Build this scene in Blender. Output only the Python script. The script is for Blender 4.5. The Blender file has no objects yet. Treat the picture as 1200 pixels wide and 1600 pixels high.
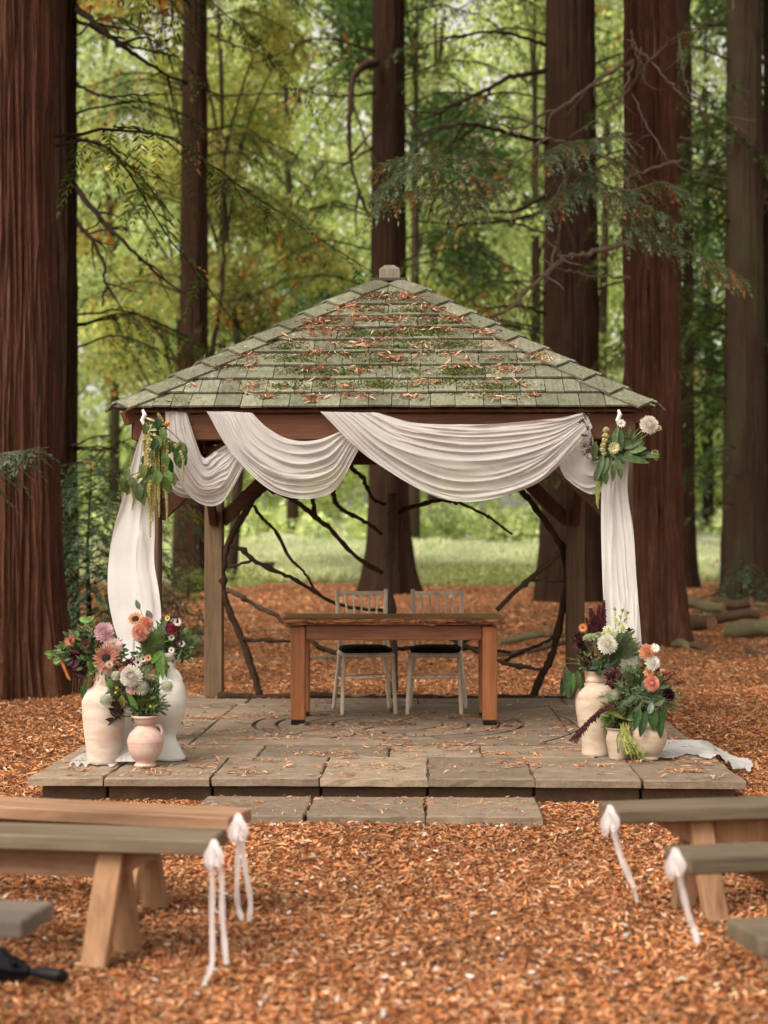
import bpy, math, random
import numpy as np
from mathutils import Vector, Matrix

random.seed(7)
rng = np.random.default_rng(7)
S = bpy.context.scene
COL = S.collection
R = math.radians

# ------------------------------------------------------------------ camera, sky, sun, exposure
CAMZ = 1.43
PITCH = math.atan(50 / 2500)
cam_d = bpy.data.cameras.new('camera')
cam = bpy.data.objects.new('camera', cam_d); COL.objects.link(cam)
cam.location = (0, 0, CAMZ)
cam.rotation_euler = (R(90) + PITCH, 0, 0)
cam_d.sensor_fit = 'HORIZONTAL'; cam_d.sensor_width = 24; cam_d.lens = 50
cam_d.clip_start = 0.1; cam_d.clip_end = 1500
cam_d.dof.use_dof = True; cam_d.dof.focus_distance = 9.9; cam_d.dof.aperture_fstop = 1.8
S.camera = cam

W = bpy.data.worlds.new('World'); S.world = W; W.use_nodes = True
wn = W.node_tree; wn.nodes.clear()
SUN_EL, SUN_AZ = R(50), R(-140)
sky = wn.nodes.new('ShaderNodeTexSky'); sky.sky_type = 'NISHITA'; sky.sun_disc = False
sky.sun_elevation = SUN_EL; sky.sun_rotation = SUN_AZ
sky.dust_density = 4.0; sky.air_density = 1.0; sky.ozone_density = 1.0
hs = wn.nodes.new('ShaderNodeHueSaturation'); hs.inputs['Saturation'].default_value = 0.10   # overcast: the cloud layer takes the blue out
bg = wn.nodes.new('ShaderNodeBackground'); bg.inputs['Strength'].default_value = 0.15
wo = wn.nodes.new('ShaderNodeOutputWorld')
wm = wn.nodes.new('ShaderNodeMix'); wm.data_type = 'RGBA'; wm.blend_type = 'MULTIPLY'; wm.inputs[0].default_value = 1; wm.inputs[7].default_value = (1.06, 1.0, .88, 1)   # warm white balance
wn.links.new(sky.outputs[0], hs.inputs['Color']); wn.links.new(hs.outputs[0], wm.inputs[6]); wn.links.new(wm.outputs[2], bg.inputs[0]); wn.links.new(bg.outputs[0], wo.inputs[0])

sd = bpy.data.lights.new('sun', 'SUN'); sd.energy = 1.3; sd.angle = R(28); sd.color = (1.0, 0.93, 0.82)
sun = bpy.data.objects.new('sun', sd); COL.objects.link(sun)
# direction to the sun: azimuth clockwise from +Y
sdir = Vector((math.sin(SUN_AZ) * math.cos(SUN_EL), math.cos(SUN_AZ) * math.cos(SUN_EL), math.sin(SUN_EL)))
sun.rotation_euler = sdir.to_track_quat('Z', 'Y').to_euler()
sun.location = (0, -10, 30)

S.view_settings.view_transform = 'Standard'; S.view_settings.look = 'None'
S.view_settings.gamma = 1.0; S.view_settings.use_curve_mapping = False
S.view_settings.exposure = 0.8
S.render.engine = 'CYCLES'
S.cycles.use_denoising = True
try: S.cycles.denoiser = 'OPENIMAGEDENOISE'
except Exception: pass
S.cycles.max_bounces = 8; S.cycles.transparent_max_bounces = 24
S.cycles.diffuse_bounces = 4; S.cycles.transmission_bounces = 4; S.cycles.volume_bounces = 0
S.cycles.caustics_reflective = False; S.cycles.caustics_refractive = False
S.cycles.use_adaptive_sampling = True; S.cycles.adaptive_threshold = 0.02

# ------------------------------------------------------------------ helpers
def ray(px, py):
    a = (px - 600) / 2500; b = (800 - py) / 2500
    return Vector((a, math.cos(PITCH) - b * math.sin(PITCH), math.sin(PITCH) + b * math.cos(PITCH)))
def P(px, py, D):                      # point seen at (px,py) of the photograph, D metres ahead
    d = ray(px, py); t = D / d.y
    return Vector((d.x * t, D, CAMZ + d.z * t))
def PZ(px, py, z):                     # point seen at (px,py) on the level z
    d = ray(px, py); t = (z - CAMZ) / d.z
    return Vector((d.x * t, d.y * t, z))

TH = R(1.6); GC = Vector((0.0, 10.45, 0.0)); PT = 0.14     # gazebo frame: origin on front post line
def G(x, y, z=0.0):
    return Vector((GC.x + x * math.cos(TH) + y * math.sin(TH), GC.y - x * math.sin(TH) + y * math.cos(TH), z))
def Ginv(v):
    dx, dy = v[0] - GC.x, v[1] - GC.y
    return Vector((dx * math.cos(TH) - dy * math.sin(TH), dx * math.sin(TH) + dy * math.cos(TH), v[2]))

def _h(ix, iy, iz, seed):
    n = (ix * 374761393 + iy * 668265263 + iz * 2147483647 + seed * 974634777) & 0xFFFFFFFF
    n = ((n ^ (n >> 13)) * 1274126177) & 0xFFFFFFFF
    n = ((n ^ (n >> 16)) * 2246822519) & 0xFFFFFFFF
    return ((n ^ (n >> 15)) & 0xFFFF) / 65535.0
def vnoise(p, seed=0):
    p = np.asarray(p, float); i = np.floor(p).astype(np.int64); f = p - i; f = f * f * (3 - 2 * f)
    o = 0
    for a in (0, 1):
        for b in (0, 1):
            for c in (0, 1):
                w = (f[..., 0] if a else 1 - f[..., 0]) * (f[..., 1] if b else 1 - f[..., 1]) * (f[..., 2] if c else 1 - f[..., 2])
                o = o + w * _h(i[..., 0] + a, i[..., 1] + b, i[..., 2] + c, seed)
    return o * 2 - 1
def fbm(p, oct=4, seed=0):
    p = np.asarray(p, float); o = 0; a = 1; s = 0
    for k in range(oct):
        o = o + a * vnoise(p * 2 ** k, seed + k * 17); s += a; a *= .5
    return o / s

def fast_mesh(name, V, F, mat=None, tint=None, smooth=False):
    V = np.asarray(V, np.float32).reshape(-1, 3); F = np.asarray(F, np.int32)
    me = bpy.data.meshes.new(name); k = F.shape[1]; n = F.shape[0]
    me.vertices.add(len(V)); me.vertices.foreach_set('co', V.ravel())
    me.loops.add(n * k); me.loops.foreach_set('vertex_index', F.ravel())
    me.polygons.add(n); me.polygons.foreach_set('loop_start', np.arange(0, n * k, k, dtype=np.int32))
    me.polygons.foreach_set('loop_total', np.full(n, k, np.int32))
    if smooth: me.polygons.foreach_set('use_smooth', np.ones(n, bool))
    if tint is not None:
        at = me.color_attributes.new('tint', 'FLOAT_COLOR', 'POINT')
        c = np.ones((len(V), 4), np.float32); c[:, :3] = tint; at.data.foreach_set('color', c.ravel())
    if mat: me.materials.append(mat)
    me.update(calc_edges=True); me.validate()
    return me
def link(name, me, parent=None, loc=None, rot=None):
    o = bpy.data.objects.new(name, me); COL.objects.link(o)
    if parent: o.parent = parent
    if loc is not None: o.location = loc
    if rot is not None: o.rotation_euler = rot
    return o
def tag(o, label=None, cat=None, group=None, kind=None):
    if label: o['label'] = label
    if cat: o['category'] = cat
    if group: o['group'] = group
    if kind: o['kind'] = kind
    return o
def empty(name, loc=(0, 0, 0), rz=0, label=None, cat=None, group=None):
    o = bpy.data.objects.new(name, None); COL.objects.link(o)
    o.location = loc; o.rotation_euler = (0, 0, rz); o.empty_display_size = .2
    return tag(o, label, cat, group)

class MB:
    def __init__(s): s.v = []; s.f = []; s.t = []; s.tint = None
    def add(s, V, F):
        n = len(s.v); s.v += [tuple(v) for v in V]; s.f += [tuple(i + n for i in f) for f in F]
        s.t += [s.tint or (1, 1, 1)] * len(V)
    def box(s, c, d, rot=None, bev=0.0, jit=0.0):
        c = Vector(c); hx, hy, hz = d[0] / 2, d[1] / 2, d[2] / 2; V = []
        b = min(bev, hx * .9, hy * .9, hz * .9)
        if b <= 0:
            V = [Vector((x, y, z)) for x in (-hx, hx) for y in (-hy, hy) for z in (-hz, hz)]
            F = [(0, 1, 3, 2), (4, 6, 7, 5), (0, 4, 5, 1), (2, 3, 7, 6), (0, 2, 6, 4), (1, 5, 7, 3)]
        else:
            ids = {}
            for sx in (-1, 1):
                for sy in (-1, 1):
                    for sz in (-1, 1):
                        for a in range(3):
                            q = [sx * (hx - b), sy * (hy - b), sz * (hz - b)]
                            q[a] = (sx * hx, sy * hy, sz * hz)[a]
                            ids[(sx, sy, sz, a)] = len(V); V.append(Vector(q))
            F = []
            for a in range(3):
                o1, o2 = [(1, 2), (0, 2), (0, 1)][a]
                for sg in (-1, 1):
                    l = []
                    for s1, s2 in ((-1, -1), (1, -1), (1, 1), (-1, 1)):
                        k = [0, 0, 0]; k[a] = sg; k[o1] = s1; k[o2] = s2; l.append(ids[(*k, a)])
                    F.append(l)
            for a in range(3):       # edge along axis a
                o1, o2 = [(1, 2), (0, 2), (0, 1)][a]
                for s1 in (-1, 1):
                    for s2 in (-1, 1):
                        k = [0, 0, 0]; k[o1] = s1; k[o2] = s2; l = []
                        for sa, ax in ((-1, o1), (1, o1), (1, o2), (-1, o2)):
                            k[a] = sa; l.append(ids[(*k, ax)])
                        F.append(l)
            for sx in (-1, 1):
                for sy in (-1, 1):
                    for sz in (-1, 1): F.append([ids[(sx, sy, sz, a)] for a in range(3)])
        if rot is not None: V = [rot @ v for v in V]
        if jit: V = [v + Vector([random.uniform(-jit, jit) for _ in range(3)]) for v in V]
        s.add([v + c for v in V], F); return s
    def beam(s, p, q, w, h, up=(0, 0, 1), bev=.004):
        p, q = Vector(p), Vector(q); d = q - p; L = d.length; d.normalize()
        up = Vector(up)
        if abs(d.dot(up)) > .98: up = Vector((0, 1, 0))
        x = d; y = up.cross(x).normalized(); z = x.cross(y)
        M = Matrix((x, y, z)).transposed()
        return s.box((p + q) / 2, (L, w, h), M, bev)
    def tube(s, pts, rad, n=8, cap=True, wob=0.0):
        pts = [Vector(p) for p in pts]; m = len(pts)
        if not hasattr(rad, '__len__'): rad = [rad] * m
        V = []; F = []; pu = None
        for i, p in enumerate(pts):
            d = (pts[min(i + 1, m - 1)] - pts[max(i - 1, 0)]).normalized()
            if pu is None: pu = d.orthogonal().normalized()
            u = (pu - d * pu.dot(d)); u = u.normalized() if u.length > 1e-6 else d.orthogonal().normalized(); pu = u; w = d.cross(u)
            for k in range(n):
                a = 2 * math.pi * k / n; r = rad[i] * (1 + (random.uniform(-wob, wob) if wob else 0))
                V.append(p + (u * math.cos(a) + w * math.sin(a)) * r)
        for i in range(m - 1):
            for k in range(n):
                a, b = i * n + k, i * n + (k + 1) % n; F.append((a, b, b + n, a + n))
        if cap: F.append(tuple(range(n))[::-1]); F.append(tuple((m - 1) * n + k for k in range(n)))
        s.add(V, F); return s
    def lathe(s, prof, c=(0, 0, 0), n=32, sx=1.0, M=None):
        V = []; F = []; c = Vector(c)
        for r, z in prof:
            for k in range(n):
                a = 2 * math.pi * k / n; v = Vector((r * math.cos(a) * sx, r * math.sin(a), z))
                V.append((M @ v if M else v) + c)
        m = len(prof)
        for i in range(m - 1):
            for k in range(n):
                a, b = i * n + k, i * n + (k + 1) % n; F.append((a, b, b + n, a + n))
        F.append(tuple(range(n))[::-1]); F.append(tuple((m - 1) * n + k for k in range(n)))
        s.add(V, F); return s
    def prism(s, poly, z0, z1, bev=0.0, M=None):   # polygon (ccw) extruded in z, top edge chamfered
        n = len(poly); V = []; cx = sum(p[0] for p in poly) / n; cy = sum(p[1] for p in poly) / n
        def ins(p):
            dx, dy = p[0] - cx, p[1] - cy; L = math.hypot(dx, dy) or 1
            return (p[0] - dx / L * bev * 1.3, p[1] - dy / L * bev * 1.3)
        V = [Vector((*p, z0)) for p in poly] + [Vector((*p, z1 - bev)) for p in poly]
        F = [tuple(range(n))[::-1]] + [(i, (i + 1) % n, (i + 1) % n + n, i + n) for i in range(n)]
        if bev > 0:
            V += [Vector((*ins(p), z1)) for p in poly]
            F += [(i + n, (i + 1) % n + n, (i + 1) % n + 2 * n, i + 2 * n) for i in range(n)] + [tuple(range(2 * n, 3 * n))]
        else: F += [tuple(range(n, 2 * n))]
        if M: V = [M @ v for v in V]
        s.add(V, F); return s
    def build(s, name, mat, parent=None, smooth=False, tint=False, auto=None):
        me = bpy.data.meshes.new(name); me.from_pydata(s.v, [], s.f)
        if mat: me.materials.append(mat)
        if smooth: me.polygons.foreach_set('use_smooth', [True] * len(me.polygons))
        if tint:
            at = me.color_attributes.new('tint', 'FLOAT_COLOR', 'POINT')
            at.data.foreach_set('color', [c for t in s.t for c in (*t, 1.0)])
        me.update()
        if auto is not None:
            try: me.set_sharp_from_angle(angle=R(auto))
            except Exception: pass
        return link(name, me, parent)

def crom(pts, n):                       # catmull-rom through points
    pts = [Vector(p) for p in pts]; out = []; m = len(pts)
    for i in range(n):
        t = i / (n - 1) * (m - 1); k = min(int(t), m - 2); f = t - k
        p0 = pts[k - 1] if k > 0 else pts[0] * 2 - pts[1]; p1, p2 = pts[k], pts[k + 1]
        p3 = pts[k + 2] if k + 2 < m else pts[-1] * 2 - pts[-2]
        out.append(.5 * ((2 * p1) + (p2 - p0) * f + (2 * p0 - 5 * p1 + 4 * p2 - p3) * f * f + (3 * p1 - p0 - 3 * p2 + p3) * f ** 3))
    return out

# ------------------------------------------------------------------ materials
def nt(m):
    m.use_nodes = True; t = m.node_tree; t.nodes.clear()
    return t, t.nodes.new('ShaderNodeOutputMaterial')
def N(t, k, **kw):
    n = t.nodes.new(k)
    for a, v in kw.items():
        if a.startswith('i_'): n.inputs[a[2:].replace('_', ' ')].default_value = v
        else: setattr(n, a, v)
    return n
def ramp(t, fac, stops):
    r = t.nodes.new('ShaderNodeValToRGB'); e = r.color_ramp.elements
    while len(e) < len(stops): e.new(.5)
    for q, (p, c) in zip(e, stops):
        q.position = p; q.color = (*c, 1) if len(c) == 3 else c
    t.links.new(fac, r.inputs[0]); return r.outputs[0]
def noise(t, scale, detail=4, stretch=(1, 1, 1), rough=.55, coord='Object', dist=0.0, off=None):
    tc = t.nodes.new('ShaderNodeTexCoord'); mp = t.nodes.new('ShaderNodeMapping'); mp.inputs['Scale'].default_value = stretch
    t.links.new(tc.outputs[coord], mp.inputs[0])
    n = N(t, 'ShaderNodeTexNoise'); n.inputs['Scale'].default_value = scale; n.inputs['Detail'].default_value = detail
    n.inputs['Roughness'].default_value = rough; n.inputs['Distortion'].default_value = dist
    v = mp.outputs[0]
    if off:
        oi = t.nodes.new('ShaderNodeObjectInfo'); ad = N(t, 'ShaderNodeVectorMath', operation='MULTIPLY_ADD')
        ad.inputs[1].default_value = (37, 91, 53); cm = t.nodes.new('ShaderNodeCombineXYZ')
        for k in range(3): t.links.new(oi.outputs['Random'], cm.inputs[k])
        t.links.new(cm.outputs[0], ad.inputs[0]); t.links.new(mp.outputs[0], ad.inputs[2]); v = ad.outputs[0]
    t.links.new(v, n.inputs['Vector']); return n.outputs['Fac']
def mix(t, f, a, b, mode='MIX'):
    m = t.nodes.new('ShaderNodeMix'); m.data_type = 'RGBA'; m.blend_type = mode
    for s_, v in ((m.inputs[0], f), (m.inputs[6], a), (m.inputs[7], b)):
        if hasattr(v, 'is_linked') or isinstance(v, bpy.types.NodeSocket): t.links.new(v, s_)
        elif isinstance(v, (int, float)): s_.default_value = v
        else: s_.default_value = (*v, 1)
    return m.outputs[2]
def bump(t, h, strength=.4, dist=.01, nrm=None):
    b = t.nodes.new('ShaderNodeBump'); b.inputs['Strength'].default_value = strength; b.inputs['Distance'].default_value = dist
    t.links.new(h, b.inputs['Height'])
    if nrm: t.links.new(nrm, b.inputs['Normal'])
    return b.outputs[0]
def principled(t, out, col, rough=.8, nrm=None, spec=.3, **kw):
    p = t.nodes.new('ShaderNodeBsdfPrincipled')
    if isinstance(col, bpy.types.NodeSocket): t.links.new(col, p.inputs['Base Color'])
    else: p.inputs['Base Color'].default_value = (*col, 1)
    if isinstance(rough, bpy.types.NodeSocket): t.links.new(rough, p.inputs['Roughness'])
    else: p.inputs['Roughness'].default_value = rough
    p.inputs['Specular IOR Level'].default_value = spec
    if nrm: t.links.new(nrm, p.inputs['Normal'])
    if out: t.links.new(p.outputs[0], out.inputs[0])
    return p
def rnd(t, lo=.8, hi=1.2):
    oi = t.nodes.new('ShaderNodeObjectInfo'); mr = N(t, 'ShaderNodeMapRange'); mr.inputs[3].default_value = lo; mr.inputs[4].default_value = hi
    t.links.new(oi.outputs['Random'], mr.inputs[0]); return mr.outputs[0]
def mulv(t, col, val):
    c = N(t, 'ShaderNodeVectorMath', operation='SCALE'); t.links.new(col, c.inputs[0]); t.links.new(val, c.inputs['Scale']); return c.outputs[0]

def m_wood(name, dark, mid, light, axis='x', rough=.7, grain=60, bs=.35, spec=.25, knots=False, rv=(.85, 1.15)):
    m = bpy.data.materials.new(name); t, out = nt(m)
    st = {'x': (.05, 1, 1), 'y': (1, .05, 1), 'z': (1, 1, .05)}[axis]
    a = noise(t, grain, 5, st, .65, off=True, dist=.6); b = noise(t, 3.5, 4, tuple(.35 if v < 1 else 1 for v in st), .6, off=True)
    c = ramp(t, a, [(.25, dark), (.52, mid), (.8, light)])
    c2 = ramp(t, b, [(.3, tuple(x * .5 for x in mid)), (.62, tuple(min(1, x * 1.35) for x in mid))])
    d3 = noise(t, 11, 5, tuple(.09 if v < 1 else 1 for v in st), .7, off=True, dist=.9)
    col = mix(t, .5, c, c2); col = mix(t, .75, col, ramp(t, d3, [(.30, (.50, .46, .42)), (.46, (.95, .95, .95)), (.60, (1.1, 1.1, 1.1)), (.74, (1.45, 1.42, 1.35))]), 'MULTIPLY'); col = mulv(t, col, rnd(t, *rv))
    if knots:
        vz = N(t, 'ShaderNodeTexVoronoi'); vz.inputs['Scale'].default_value = 3.1
        tc = t.nodes.new('ShaderNodeTexCoord'); mp = t.nodes.new('ShaderNodeMapping'); mp.inputs['Scale'].default_value = tuple(.5 if v < 1 else 1.6 for v in st)
        t.links.new(tc.outputs['Object'], mp.inputs[0]); t.links.new(mp.outputs[0], vz.inputs['Vector'])
        k = ramp(t, vz.outputs['Distance'], [(.035, (1, 1, 1)), (.10, (0, 0, 0))])
        col = mix(t, k, col, tuple(x * .35 for x in dark))
    nb = bump(t, a, bs, .004)
    principled(t, out, col, rough, nb, spec); return m

def m_bark(name, dark, mid, light, scale=1.0, zs=.09, bs=.9, moss=None):
    m = bpy.data.materials.new(name); t, out = nt(m)
    a = noise(t, 16 * scale, 6, (1, 1, zs), .68, dist=.5, coord='Object'); b = noise(t, 2.2 * scale, 4, (1, 1, .3), .6)
    f = noise(t, 55 * scale, 5, (1, 1, .16), .7)
    c = ramp(t, a, [(.28, dark), (.5, mid), (.75, light)])
    c = mix(t, .35, c, ramp(t, f, [(.3, dark), (.75, light)]))
    c = mix(t, .5, c, ramp(t, b, [(.3, tuple(x * .55 for x in mid)), (.7, tuple(x * 1.5 for x in mid))]))
    if moss:
        q = noise(t, 1.1, 4, (1, 1, .4), .6); c = mix(t, ramp(t, q, [(.42, (0, 0, 0)), (.6, (1, 1, 1))]), c, moss)
    n1 = bump(t, a, bs, .05 / scale); n2 = bump(t, f, bs * .6, .012 / scale, n1)
    principled(t, out, c, .95, n2, .1); return m

def m_leaf(name, trans=.45, rough=.55, gain=1.0, spec=.25, nscale=0, tc_=(1.25, 1.15, .6)):
    m = bpy.data.materials.new(name); t, out = nt(m)
    at = N(t, 'ShaderNodeAttribute', attribute_name='tint'); col = at.outputs['Color']
    if gain != 1.0: col = mix(t, 1.0, col, (gain,) * 3, 'MULTIPLY')
    if nscale:
        q = noise(t, nscale, 3); col = mix(t, 1.0, col, ramp(t, q, [(.3, (.7, .7, .7)), (.7, (1.25, 1.25, 1.25))]), 'MULTIPLY')
    p = principled(t, None, col, rough, None, spec)
    tr = N(t, 'ShaderNodeBsdfTranslucent'); c2 = mix(t, 1.0, col, tc_, 'MULTIPLY'); t.links.new(c2, tr.inputs[0])
    ms = N(t, 'ShaderNodeMixShader'); ms.inputs[0].default_value = trans
    t.links.new(p.outputs[0], ms.inputs[1]); t.links.new(tr.outputs[0], ms.inputs[2]); t.links.new(ms.outputs[0], out.inputs[0]); return m

def m_plain(name, col, rough=.6, spec=.3, var=.15, sc=20, bs=.1):
    m = bpy.data.materials.new(name); t, out = nt(m)
    q = noise(t, sc, 4); c = ramp(t, q, [(.3, tuple(x * (1 - var) for x in col)), (.7, tuple(min(1, x * (1 + var)) for x in col))])
    principled(t, out, c, rough, bump(t, q, bs, .003), spec); return m

def m_fabric(name, col=(.74, .71, .70), sheer=.2):
    m = bpy.data.materials.new(name); t, out = nt(m)
    w = noise(t, 900, 1); big = noise(t, 7, 3)
    c = mix(t, 1.0, col, ramp(t, big, [(.3, (.95, .94, .94)), (.7, (1.04, 1.03, 1.02))]), 'MULTIPLY')
    p = principled(t, None, c, .9, bump(t, w, .15, .0006), .08)
    try: p.inputs['Sheen Weight'].default_value = .2
    except Exception: pass
    tr = N(t, 'ShaderNodeBsdfTranslucent'); t.links.new(c, tr.inputs[0])
    a = N(t, 'ShaderNodeMixShader'); a.inputs[0].default_value = .38
    t.links.new(p.outputs[0], a.inputs[1]); t.links.new(tr.outputs[0], a.inputs[2])
    tp = N(t, 'ShaderNodeBsdfTransparent'); b = N(t, 'ShaderNodeMixShader'); b.inputs[0].default_value = sheer
    t.links.new(a.outputs[0], b.inputs[1]); t.links.new(tp.outputs[0], b.inputs[2]); t.links.new(b.outputs[0], out.inputs[0]); return m

def m_shingle():
    m = bpy.data.materials.new('weathered_shingle'); t, out = nt(m)
    a = noise(t, 45, 5, (1, .12, .12), .65, off=True); b = noise(t, 9, 5, (1, 1, 1), .65, off=True); c0 = noise(t, 2.6, 4, rough=.6)
    f = noise(t, 120, 3, off=True)
    base = ramp(t, a, [(.3, (.095, .09, .068)), (.55, (.195, .185, .14)), (.8, (.31, .29, .23))])
    alg = ramp(t, b, [(.35, (.12, .125, .075)), (.7, (.215, .215, .15))])
    col = mix(t, ramp(t, c0, [(.35, (.2, .2, .2)), (.62, (.85, .85, .85))]), base, alg)
    sp_ = noise(t, 75, 2, off=True); col = mix(t, ramp(t, sp_, [(.60, (0, 0, 0)), (.68, (.6, .6, .6))]), col, (.40, .38, .30)); col = mix(t, ramp(t, sp_, [(.30, (.7, .7, .7)), (.38, (0, 0, 0))]), col, (.07, .06, .04))
    lich = ramp(t, b, [(.62, (0, 0, 0)), (.70, (.55, .55, .55))]); col = mix(t, lich, col, (.36, .38, .28))
    col = mulv(t, col, rnd(t, .72, 1.3))
    n = bump(t, a, .5, .004); n = bump(t, f, .4, .003, n)
    principled(t, out, col, .92, n, .12); return m

def m_stone(name='riven_stone', tone=(1, 1, 1), lo=.75, hi=1.2):
    m = bpy.data.materials.new(name); t, out = nt(m)
    a = noise(t, 7, 6, (1, 1, 1), .65, off=True); b = noise(t, 60, 5, off=True); c0 = noise(t, 1.6, 5, rough=.65); d = noise(t, 260, 2, off=True)
    lam = noise(t, 30, 4, (.25, 1, 4), .6, off=True)
    col = ramp(t, a, [(.28, (.17, .125, .095)), (.5, (.27, .205, .155)), (.75, (.38, .295, .23))])
    col = mix(t, .3, col, ramp(t, b, [(.3, (.13, .105, .08)), (.7, (.40, .34, .27))]))
    col = mix(t, ramp(t, c0, [(.55, (0, 0, 0)), (.75, (.35, .35, .35))]), col, (.19, .18, .10))
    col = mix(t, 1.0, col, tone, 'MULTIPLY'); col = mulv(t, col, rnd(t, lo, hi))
    n = bump(t, a, .5, .012); n = bump(t, lam, .5, .006, n); n = bump(t, d, .3, .0015, n)
    principled(t, out, col, .88, n, .22); return m

def m_ceramic(name, pink, cream, scale=5, zs=2.5, thr=(.4, .62)):
    m = bpy.data.materials.new(name); t, out = nt(m)
    a = noise(t, scale, 5, (1, 1, zs), .6, dist=.4); b = noise(t, 40, 4, (1, 1, 3), .65); g = noise(t, 22, 2, (.05, .05, 3))
    col = mix(t, ramp(t, a, [(thr[0], (0, 0, 0)), (thr[1], (1, 1, 1))]), cream, pink)
    col = mix(t, ramp(t, b, [(.6, (0, 0, 0)), (.8, (.45, .45, .45))]), col, tuple(x * .78 for x in cream))
    n = bump(t, g, .35, .006); n = bump(t, b, .3, .0015, n)
    principled(t, out, col, .75, n, .25); return m

M = {}
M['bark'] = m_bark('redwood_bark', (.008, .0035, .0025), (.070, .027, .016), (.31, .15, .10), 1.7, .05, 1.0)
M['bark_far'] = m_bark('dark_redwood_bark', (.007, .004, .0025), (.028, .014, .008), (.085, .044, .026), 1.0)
M['bark_green'] = m_bark('mossy_grey_brown_bark', (.012, .007, .005), (.042, .025, .016), (.10, .062, .04), 1.2, moss=(.050, .042, .022))
M['twig_dark'] = m_bark('dark_twig_bark', (.012, .007, .006), (.035, .02, .015), (.07, .045, .035), 3)
M['twig_pale'] = m_bark('pale_dead_twig_bark', (.08, .05, .035), (.17, .12, .09), (.28, .21, .16), 3)
M['leaf'] = m_leaf('foliage', .42)
M['leaf_far'] = m_leaf('distant_foliage', .6, .65, tc_=(1.15, 1.12, .85))
M['leaf_fine'] = m_leaf('bouquet_foliage', .3, .45, nscale=40)
M['petal'] = m_leaf('flower_petals', .22, .7, tc_=(1.05, .98, .95))
M['litter'] = m_leaf('needle_litter_flakes', .1, .8, tc_=(1, 1, 1), spec=.1)
M['post'] = m_wood('gazebo_timber', (.06, .035, .02), (.135, .085, .052), (.22, .15, .095), 'z', .85, 45)
M['beamx'] = m_wood('gazebo_beam_timber', (.045, .018, .010), (.125, .052, .028), (.22, .10, .056), 'x', .8, 45)  # darkened so the timber colour carries some underside shade
M['beamy'] = m_wood('gazebo_side_beam_timber', (.035, .016, .01), (.08, .035, .02), (.14, .065, .04), 'y', .85, 45)  # darker than the front beam: eave shade put into the timber colour
M['shingle'] = m_shingle()
M['stone'] = m_stone(tone=(.88, .84, .80))
M['stone_blue'] = m_stone('blue_grey_stone', (.85, .80, .80), .75, 1.0)
M['stone_dark'] = m_stone('plinth_stone', (.45, .36, .30), .9, 1.1)  # on the plinth this dark tone paints in the shade under the overhang
M['table_x'] = m_wood('varnished_table_top', (.05, .014, .006), (.21, .07, .026), (.42, .17, .07), 'x', .38, 40, .2, .5, True)
M['table_z'] = m_wood('varnished_table_leg', (.13, .04, .014), (.30, .105, .038), (.46, .19, .075), 'z', .45, 40, .2, .45, True)
M['bench'] = m_wood('pale_brown_bench_wood', (.13, .065, .035), (.29, .16, .095), (.45, .28, .18), 'x', .75, 35, .3, .3)
M['bench_leg'] = m_wood('pale_brown_bench_leg_wood', (.15, .075, .038), (.30, .165, .09), (.42, .26, .155), 'z', .75, 35, .3, .3)
M['bench_grey'] = m_wood('grey_green_bench_wood', (.05, .036, .024), (.135, .10, .065), (.27, .21, .145), 'x', .75, 35, .3, .35)
M['bench_dark'] = m_wood('dark_grey_bench_wood', (.05, .04, .035), (.12, .095, .08), (.21, .175, .15), 'x', .75, 35, .3, .35)
M['lime'] = m_wood('limewashed_chair_wood', (.36, .28, .21), (.60, .50, .40), (.74, .66, .56), 'z', .6, 60, .15, .3)
M['cushion'] = m_plain('black_cushion_cloth', (.008, .007, .008), .9, .1)
M['black'] = m_plain('black_umbrella_nylon', (.006, .006, .008), .75, .12)
M['black_plastic'] = m_plain('black_plastic', (.008, .008, .01), .55, .2)
M['fabric'] = m_fabric('sheer_white_chiffon')
M['fabric2'] = m_fabric('white_chiffon_hanging', (.72, .695, .69), .07)
M['ribbon'] = m_fabric('white_satin_ribbon', (.82, .76, .77), .15)
M['rope'] = m_plain('white_rope', (.7, .66, .68), .8, .1)
M['pink_pot'] = m_ceramic('whitewashed_pink_terracotta', (.54, .38, .31), (.60, .52, .45))
M['rose_pot'] = m_ceramic('blushing_pink_terracotta', (.50, .29, .24), (.58, .45, .39), 5, 1.2, (.38, .62))
M['white_pot'] = m_ceramic('chalky_white_glaze', (.62, .59, .54), (.64, .63, .60))
M['buff_pot'] = m_ceramic('banded_buff_terracotta', (.45, .31, .23), (.55, .45, .36), 4, 4)
M['stick'] = m_bark('bare_stick_bark', (.016, .009, .006), (.05, .028, .018), (.12, .08, .055), 4, .4)
M['stick_pale'] = m_bark('weathered_stick_bark', (.04, .027, .02), (.10, .07, .05), (.18, .13, .10), 3)
M['log'] = m_bark('fallen_log_bark', (.03, .018, .012), (.10, .06, .04), (.20, .13, .09), 2)
M['log_green'] = m_bark('mossy_fallen_log_bark', (.035, .026, .018), (.14, .11, .07), (.33, .28, .19), 2.5, .5, 1.0, moss=(.17, .155, .085))
M['inner'] = m_plain('split_wood', (.25, .13, .07), .85, .1, .3)
# ------------------------------------------------------------------ ground
def gz(x, y):
    x = np.asarray(x, float); y = np.asarray(y, float)
    p = np.stack([x * .9, y * .9, x * 0], -1)
    n = fbm(p, 3, 3) * .022
    near = np.clip((np.abs(y - 12) - 5) / 6, 0, 1) * .6 + .4
    far = np.clip(y - 46, 0, 95); rise = far * far * .00075 * (far < 30) + (far >= 30) * (.675 + (far - 30) * .062)
    return n * near + rise + fbm(np.stack([x * .07, y * .07, x * 0], -1), 2, 9) * .12 * np.clip((y - 16) / 20, 0, 1)

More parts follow.
